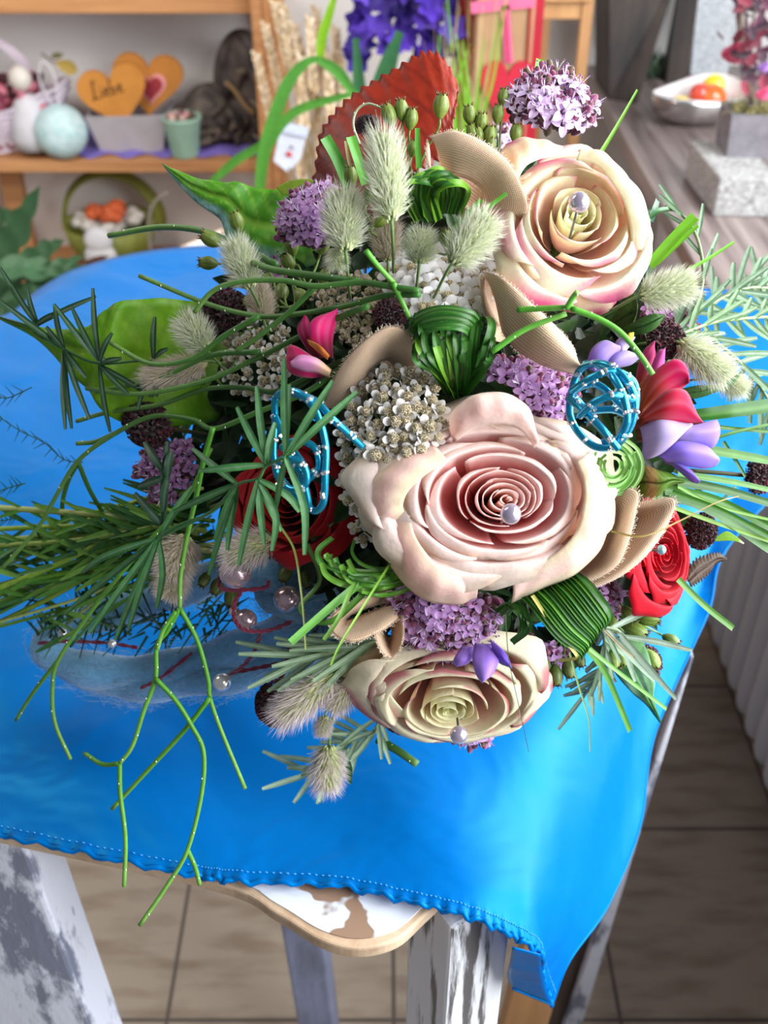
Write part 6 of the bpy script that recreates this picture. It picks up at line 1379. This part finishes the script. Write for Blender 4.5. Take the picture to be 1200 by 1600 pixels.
b = MB().blade(cr([P(520, 1170, .62), P(540, 1195, .618), P(548, 1225, .615)], 4), .0035, c(36, 84, 38), TOV, .2, lambda a: math.sin(PI*min(1, .2+a*.75))); tag(b.build('dark_leaf', M_LEAF, None), 'small dark green pointed leaf beside the lowest furry tail', 'leaf')
J('cut dark green stem end lying on the blue cloth left of the lowest rose', ([(590, 1155), (620, 1172), (652, 1194)], .62, .61), r=.0026, col=c(38, 84, 30))

# ---------------- grass loops and blades
def grass(label, blades, col=c(52, 104, 40), name='grass_loop', cat='grass'):
    """blades: (points(px,py,d), width_px, colour or None, normal)"""
    q0 = P(*blades[0][0][0]); t = thing(name, label, cat, q0)
    for bl in blades:
        pp, w_ = bl[0], bl[1]; cl_ = bl[2] if len(bl) > 2 and bl[2] else jit(col, .2); nr = bl[3] if len(bl) > 3 else DV(rng.uniform(-.4, .4), rng.uniform(-.2, .4), 1); tp = bl[4] if len(bl) > 4 else (1, .75)
        pts = cr([P(*q) for q in pp], 6); MB().blade(pts, w_*.5*pp[0][2]/F, cl_, nr, .3, tp, mix(cl_, c(170, 210, 120), .14)).build('blade', M_GRASS, t)
    return t
bl = []; G1, G2 = c(38, 92, 26), c(100, 150, 40)
for k in range(26):
    r_ = random.Random(k); fx = r_.uniform(-1, 1); bx = 712+r_.uniform(-8, 12); topx = 703+fx*62+r_.uniform(-8, 8); topy = 500+abs(fx)*18+r_.uniform(-12, 14)
    if k % 3 == 0: bl.append(([(bx, 618, .505), (topx*.7+bx*.3, 570, .485), (topx, topy+20, .478), (topx+fx*4, topy-6, .483), (topx-8, topy-16, .50), (topx-14, topy+4, .52)], r_.uniform(10, 16), jit(G1, .25)))
    else: bl.append(([(bx, 618, .505), (bx*.5+topx*.5+fx*14, 580, .482), (topx+fx*8, topy+38, .475), (topx+fx*10, topy+14+r_.uniform(-10, 16), .482)], r_.uniform(9, 17), jit(G2 if k % 5 == 1 else G1, .25)))
for k in range(5):
    r_ = random.Random(90+k); y_ = 490+k*7; bl.append(([(640+k*2, y_+26, .495), (648+k*3, y_+4, .48), (690, y_-8+r_.uniform(-4, 6), .474), (738-k*3, y_-2, .476), (756-k*4, y_+20, .488)], r_.uniform(9, 15), jit(G1, .3)))
grass('dark green bundle of grass loops above the centre rose', bl, G1)
bl = []
for k in range(13):
    r_ = random.Random(200+k); o_ = k*5-30; bl.append(([(668+o_*.6, 345, .51), (655+o_*.8, 310, .495), (662+o_, 275+abs(o_)*.5, .485), (690+o_, 268+abs(o_)*.6+r_.uniform(-5, 8), .485), (704+o_*.9, 300, .495), (698+o_*.6, 335, .51)], r_.uniform(8, 14), jit(G1 if k % 3 else G2, .25)))
grass('small green grass loops left of the upper linen ribbon', bl, G1)
grass('cut broad grass blades sticking up in front of the red leaf', [([(545, 292, .52), (528, 250, .515), (508, 214, .512)], 20, c(66, 142, 40), DV(.3, .2, 1), (1, .95)), ([(572, 288, .515), (560, 250, .51), (548, 213, .508)], 17, c(84, 156, 50), DV(.3, .2, 1), (1, .95)), ([(556, 290, .517), (545, 250, .515), (540, 220, .515)], 6, c(176, 160, 110)), ([(655, 262, .50), (653, 230, .50), (652, 200, .498)], 10, c(82, 156, 50)), ([(628, 330, .49), (624, 295, .488), (617, 266, .486)], 10, c(96, 170, 56))], name='grass_sprig')
grass('slim green blades pointing up between the furry tail and the upper right rose', [([(708, 358, .495), (728, 338, .488), (752, 312, .482)], 9, c(90, 170, 50)), ([(725, 355, .495), (755, 330, .486), (792, 302, .48)], 9, c(96, 176, 54))], name='grass_sprig')
grass('cut grass blade rising behind the lilac cluster above the upper right rose', [([(838, 130, .56), (842, 110, .56), (845, 92, .56)], 15, c(110, 168, 40), DV(.1, 0, 1), (1, .95))], name='grass_sprig')
grass('single grass blade rising above the upper right rose', [([(938, 240, .53), (965, 195, .535), (996, 140, .54)], 7, c(104, 158, 44), DV(.2, .2, 1), (1, .5))], name='grass_sprig')
grass('three cut grass blades right of the upper right cream rose', [([(1015, 415, .53), (1050, 375, .525), (1086, 338, .52)], 17, c(104, 170, 34), DV(.2, .2, 1), (1, .95)), ([(1025, 412, .532), (1055, 385, .53), (1090, 352, .525)], 8, c(112, 176, 40)), ([(1070, 425, .54), (1110, 402, .54), (1147, 378, .54)], 6, c(120, 186, 60)), ([(1015, 340, .54), (1030, 328, .54), (1045, 325, .545)], 8, c(60, 110, 66)), ([(1016, 345, .545), (1024, 325, .545), (1028, 312, .55)], 12, c(70, 110, 84))], name='grass_sprig')
bl = []
for k in range(22):
    r_ = random.Random(300+k); s_ = r_.uniform(-1, 1); cx_, cy_ = 590+r_.uniform(-20, 10), 870+s_*18; rx_, ry_ = 70+r_.uniform(-22, 30), 34+r_.uniform(-12, 26)
    a0 = r_.uniform(-.5, .3); pts = [(cx_+rx_*math.cos(a0+q), cy_+ry_*math.sin(a0+q)+q*1.5, .505+.010*math.cos(q)+r_.uniform(-.004, .006)) for q in np.linspace(0, 2.2+r_.random()*1.5, 7)]
    bl.append((pts, r_.uniform(6, 12), jit(r_.choice([c(70, 128, 36), c(50, 100, 34), c(96, 150, 48)]), .2)))
bl += [([(570, 905, .50), (515, 950, .492), (454, 1004, .488)], 13, c(112, 176, 84), DV(.2, .2, 1), (1, .9)), ([(560, 900, .50), (545, 930, .49), (530, 965, .485), (506, 1000, .485)], 8, c(112, 156, 70)), ([(610, 880, .495), (560, 960, .475), (530, 1010, .47), (517, 1040, .47)], 4, c(112, 158, 48)),
       ([(590, 900, .51), (560, 935, .505), (520, 970, .505), (490, 972, .51)], 11, c(70, 118, 36)), ([(440, 825, .51), (460, 860, .505), (470, 920, .50), (475, 970, .50), (478, 1015, .50)], 4, c(120, 128, 60)), ([(480, 850, .52), (500, 905, .515), (470, 945, .51), (475, 962, .51)], 8, c(60, 92, 36))]
grass('bright green grass loops curling left of the centre rose', bl, c(70, 128, 36))
bl = []
for k in range(16):
    r_ = random.Random(400+k); o_ = k*7-40; bl.append(([(838+o_*.8+r_.uniform(-4, 4), 905-o_*.25, .515), (868+o_*.75, 935-o_*.4, .495), (900+o_*.7, 975-o_*.45, .487), (925+o_*.45, 1000-o_*.5, .492), (918+o_*.3, 1012-o_*.5, .505)], r_.uniform(12, 20), jit(r_.choice([c(50, 108, 34), c(40, 90, 34), c(74, 130, 40)]), .2), DV(.2, .3, 1)))
for k in range(6):
    bl.append(([(770+k*5, 960, .525), (790+k*4, 945, .51), (812+k*3, 955+k*3, .503), (815+k*2, 985, .506), (800, 1000+k, .515)], 11, jit(c(60, 118, 42), .25)))
bl += [([(910, 1005, .50), (945, 1050, .52), (985, 1143, .545)], 12, c(70, 124, 46), DV(.2, .2, 1), (1, .9)), ([(905, 1000, .50), (960, 1045, .51), (1042, 1108, .53)], 7, c(96, 150, 70), DV(.2, .2, 1), (1, .9)), ([(832, 930, .495), (862, 975, .49), (895, 1015, .488), (900, 1028, .49), (872, 1032, .50)], 7, c(176, 168, 90)), ([(890, 1020, .51), (905, 1075, .53), (920, 1125, .55), (922, 1175, .57)], 4, c(120, 150, 100)), ([(945, 985, .52), (975, 1015, .525), (1005, 1035, .53)], 3, c(130, 100, 70)), ([(790, 960, .485), (795, 1030, .49), (810, 1100, .50), (826, 1175, .52)], 1.6, c(90, 130, 70))]
grass('thick folded dark green grass loops below the centre rose', bl, G1)
bl = []
for k in range(15):
    r_ = random.Random(600+k); rx_, ry_ = 44-k*2.2+r_.uniform(-3, 3), 46-k*2.4+r_.uniform(-3, 3); a0 = r_.uniform(-2, 0); pts = [(958+rx_*math.cos(a0+q), 728+ry_*math.sin(a0+q)*1.0, .498-.0012*k+.004*math.sin(q)) for q in np.linspace(0, 4.2, 9)]
    bl.append((pts, 6, jit(r_.choice([c(112, 158, 78), c(84, 136, 52), c(130, 172, 96)]), .12)))
grass('light green coil of grass right of the centre rose below the wire ball', bl, c(110, 156, 76))
bl = [([(1075, 650, .56), (1120, 645, .56), (1215, 632, .57)], 26, c(45, 98, 32), DV(.1, .5, 1), (.8, 1)), ([(1070, 655, .565), (1130, 668, .57), (1215, 675, .58)], 8, c(57, 106, 36)), ([(1060, 700, .565), (1120, 705, .57), (1215, 722, .58)], 18, c(62, 114, 32)), ([(1100, 690, .57), (1150, 675, .57), (1215, 660, .575)], 6, c(73, 122, 49)), ([(1130, 690, .575), (1150, 720, .575), (1165, 745, .575)], 7, c(41, 90, 36)),
      ([(1010, 770, .54), (1100, 790, .545), (1215, 862, .55)], 26, c(42, 96, 29), DV(.1, .5, 1), (.7, 1)), ([(1040, 765, .542), (1120, 782, .548), (1215, 830, .555)], 17, c(52, 106, 27)), ([(1060, 752, .545), (1130, 765, .55), (1215, 790, .56)], 16, c(36, 85, 27)), ([(1060, 740, .548), (1140, 752, .553), (1215, 768, .56)], 12, c(65, 119, 36)), ([(1020, 780, .538), (1100, 810, .543), (1215, 850, .55)], 8, c(106, 147, 49)), ([(1060, 760, .54), (1120, 790, .545), (1215, 815, .55)], 6, c(98, 144, 49)), ([(1050, 770, .537), (1130, 800, .54), (1215, 845, .545)], 12, c(49, 101, 32)),
      ([(1060, 905, .53), (1100, 945, .53), (1146, 982, .53)], 11, c(73, 122, 42), DV(.2, .2, 1), (1, .95)), ([(1150, 760, .56), (1120, 780, .55), (1060, 745, .55)], 5, c(49, 90, 49))]
grass('long green grass blades running off the right edge of the photo', bl, G1, name='grass_sprig')
t = grass('dry tan grass stalk bent over the wide linen ribbon and the bright red rose', [([(955, 830, .475), (1005, 838, .47), (1060, 815, .475), (1120, 785, .48), (1155, 775, .485)], 3.2, c(150, 128, 70), TOV, (1, .5))], name='dry_stalk')

# ---------------- light blue felted wool rope with twine and pearls
wool = thing('wool_rope', 'fuzzy light blue felted wool rope coiled under the left side of the bouquet', 'wool rope', P(300, 1020, .70))
WC = c(112, 168, 206)
def rope(pp, r):
    pts = cr([P(x, y, cap(x, y, d, .014+r)) for x, y, d in pp], 8); MB().tube(pts, [r*(.92+.1*math.sin(i*.7)) for i in range(len(pts))], [jit(WC, .08) for _ in pts], 14).build('strand', M_WOOL, wool)
    b = MB(); n = len(pts)
    for k in range(900):
        i = rng.randrange(1, n-1); tg = unit(pts[i+1]-pts[i]); u = unit(np.cross(tg, (rng.gauss(0, 1), rng.gauss(0, 1), rng.gauss(0, 1)))); p_ = pts[i]+(pts[i+1]-pts[i])*rng.random()+u*r*.93; L_ = rng.uniform(.006, .016)
        b.tube([p_, p_+tg*L_*.5*rng.choice((-1, 1))+u*L_*.22, p_+tg*L_*rng.uniform(-.9, .9)+u*L_*rng.uniform(.2, .6)], .00011, mix(WC, (1, 1, 1, 1), .25), 3, False)
    b.build('fuzz', M_WOOL, wool)['kind'] = 'stuff'
rope([(520, 880, .61), (450, 895, .60), (400, 888, .60), (340, 900, .64), (250, 930, .68), (160, 960, .70), (90, 985, .705), (78, 1015, .70), (130, 1045, .69), (240, 1048, .68), (340, 1025, .66), (430, 990, .635), (500, 955, .61), (560, 940, .60)], .0125)
rope([(420, 920, .615), (460, 945, .60), (500, 935, .595), (545, 915, .60)], .0115)
rope([(120, 1040, .70), (200, 1068, .69), (300, 1062, .67), (400, 1045, .65), (480, 1010, .63), (540, 985, .60)], .0125)
def twine(label, *paths):
    t = thing('burgundy_twine', label, 'twine', P(*paths[0][0]))
    for pp in paths:
        pts = cr([P(*q) for q in pp], 10); b = MB()
        for ph in (0, PI):
            q = [];
            for i, p_ in enumerate(pts):
                tg = unit(pts[min(i+1, len(pts)-1)]-pts[max(i-1, 0)]); u = unit(np.cross(tg, (0, .3, 1))); v_ = np.cross(tg, u); q.append(p_+(u*math.cos(i*.8+ph)+v_*math.sin(i*.8+ph))*.0006)
            b.tube(q, .0008, jit(c(120, 30, 62), .15), 6)
        b.build('strand', M_CORD, t)
twine('burgundy twine winding around the pearls and the blue wool rope', [(345, 895, .575), (345, 918, .57), (375, 922, .565), (415, 918, .572), (420, 908, .58)], [(378, 922, .565), (366, 945, .562), (368, 970, .56), (385, 985, .56), (420, 985, .565), (455, 972, .575)], [(408, 985, .562), (398, 1015, .575), (380, 1040, .59), (352, 1058, .61)], [(360, 1052, .605), (400, 1044, .60), (440, 1036, .595), (470, 1030, .60)], [(455, 1000, .59), (448, 1030, .59), (440, 1058, .60), (425, 1066, .61)])
twine('thin burgundy twine lying across the wool rope at the left', [(60, 1005, .68), (110, 1002, .675), (170, 1005, .672), (215, 1012, .67)], [(220, 1075, .665), (250, 1060, .66), (300, 1020, .655)])
pearl('pearl', 'largest rose tinted pearl on burgundy twine under the furry tail', 368, 894, .565, 26, M_PROSE, None, 'pearl')
pearl('pearl', 'dark rose pearl under the grass loops beside the dark red rose', 448, 936, .578, 21, M_PROSE, None, 'pearl')
pearl('pearl', 'rose pearl held inside the loop of burgundy twine', 384, 969, .572, 18, M_PROSE, None, 'pearl')
pearl('pearl', 'tiny white pearl beside the loop of burgundy twine', 366, 955, .577, 8.5, M_PWHITE, None, 'pearl')
pearl('pearl', 'white pearl hanging at the end of the twine over the blue cloth', 347, 1066, .60, 14.5, M_PWHITE, None, 'pearl')
pearl('pearl', 'small pale pearl far left on the wool rope between stems', 98, 990, .67, 8, M_PWHITE, None, 'pearl')
pearl('pearl', 'small dull pearl on the wool rope left of the hanging stem', 175, 1006, .655, 7, M_PWHITE, None, 'pearl')
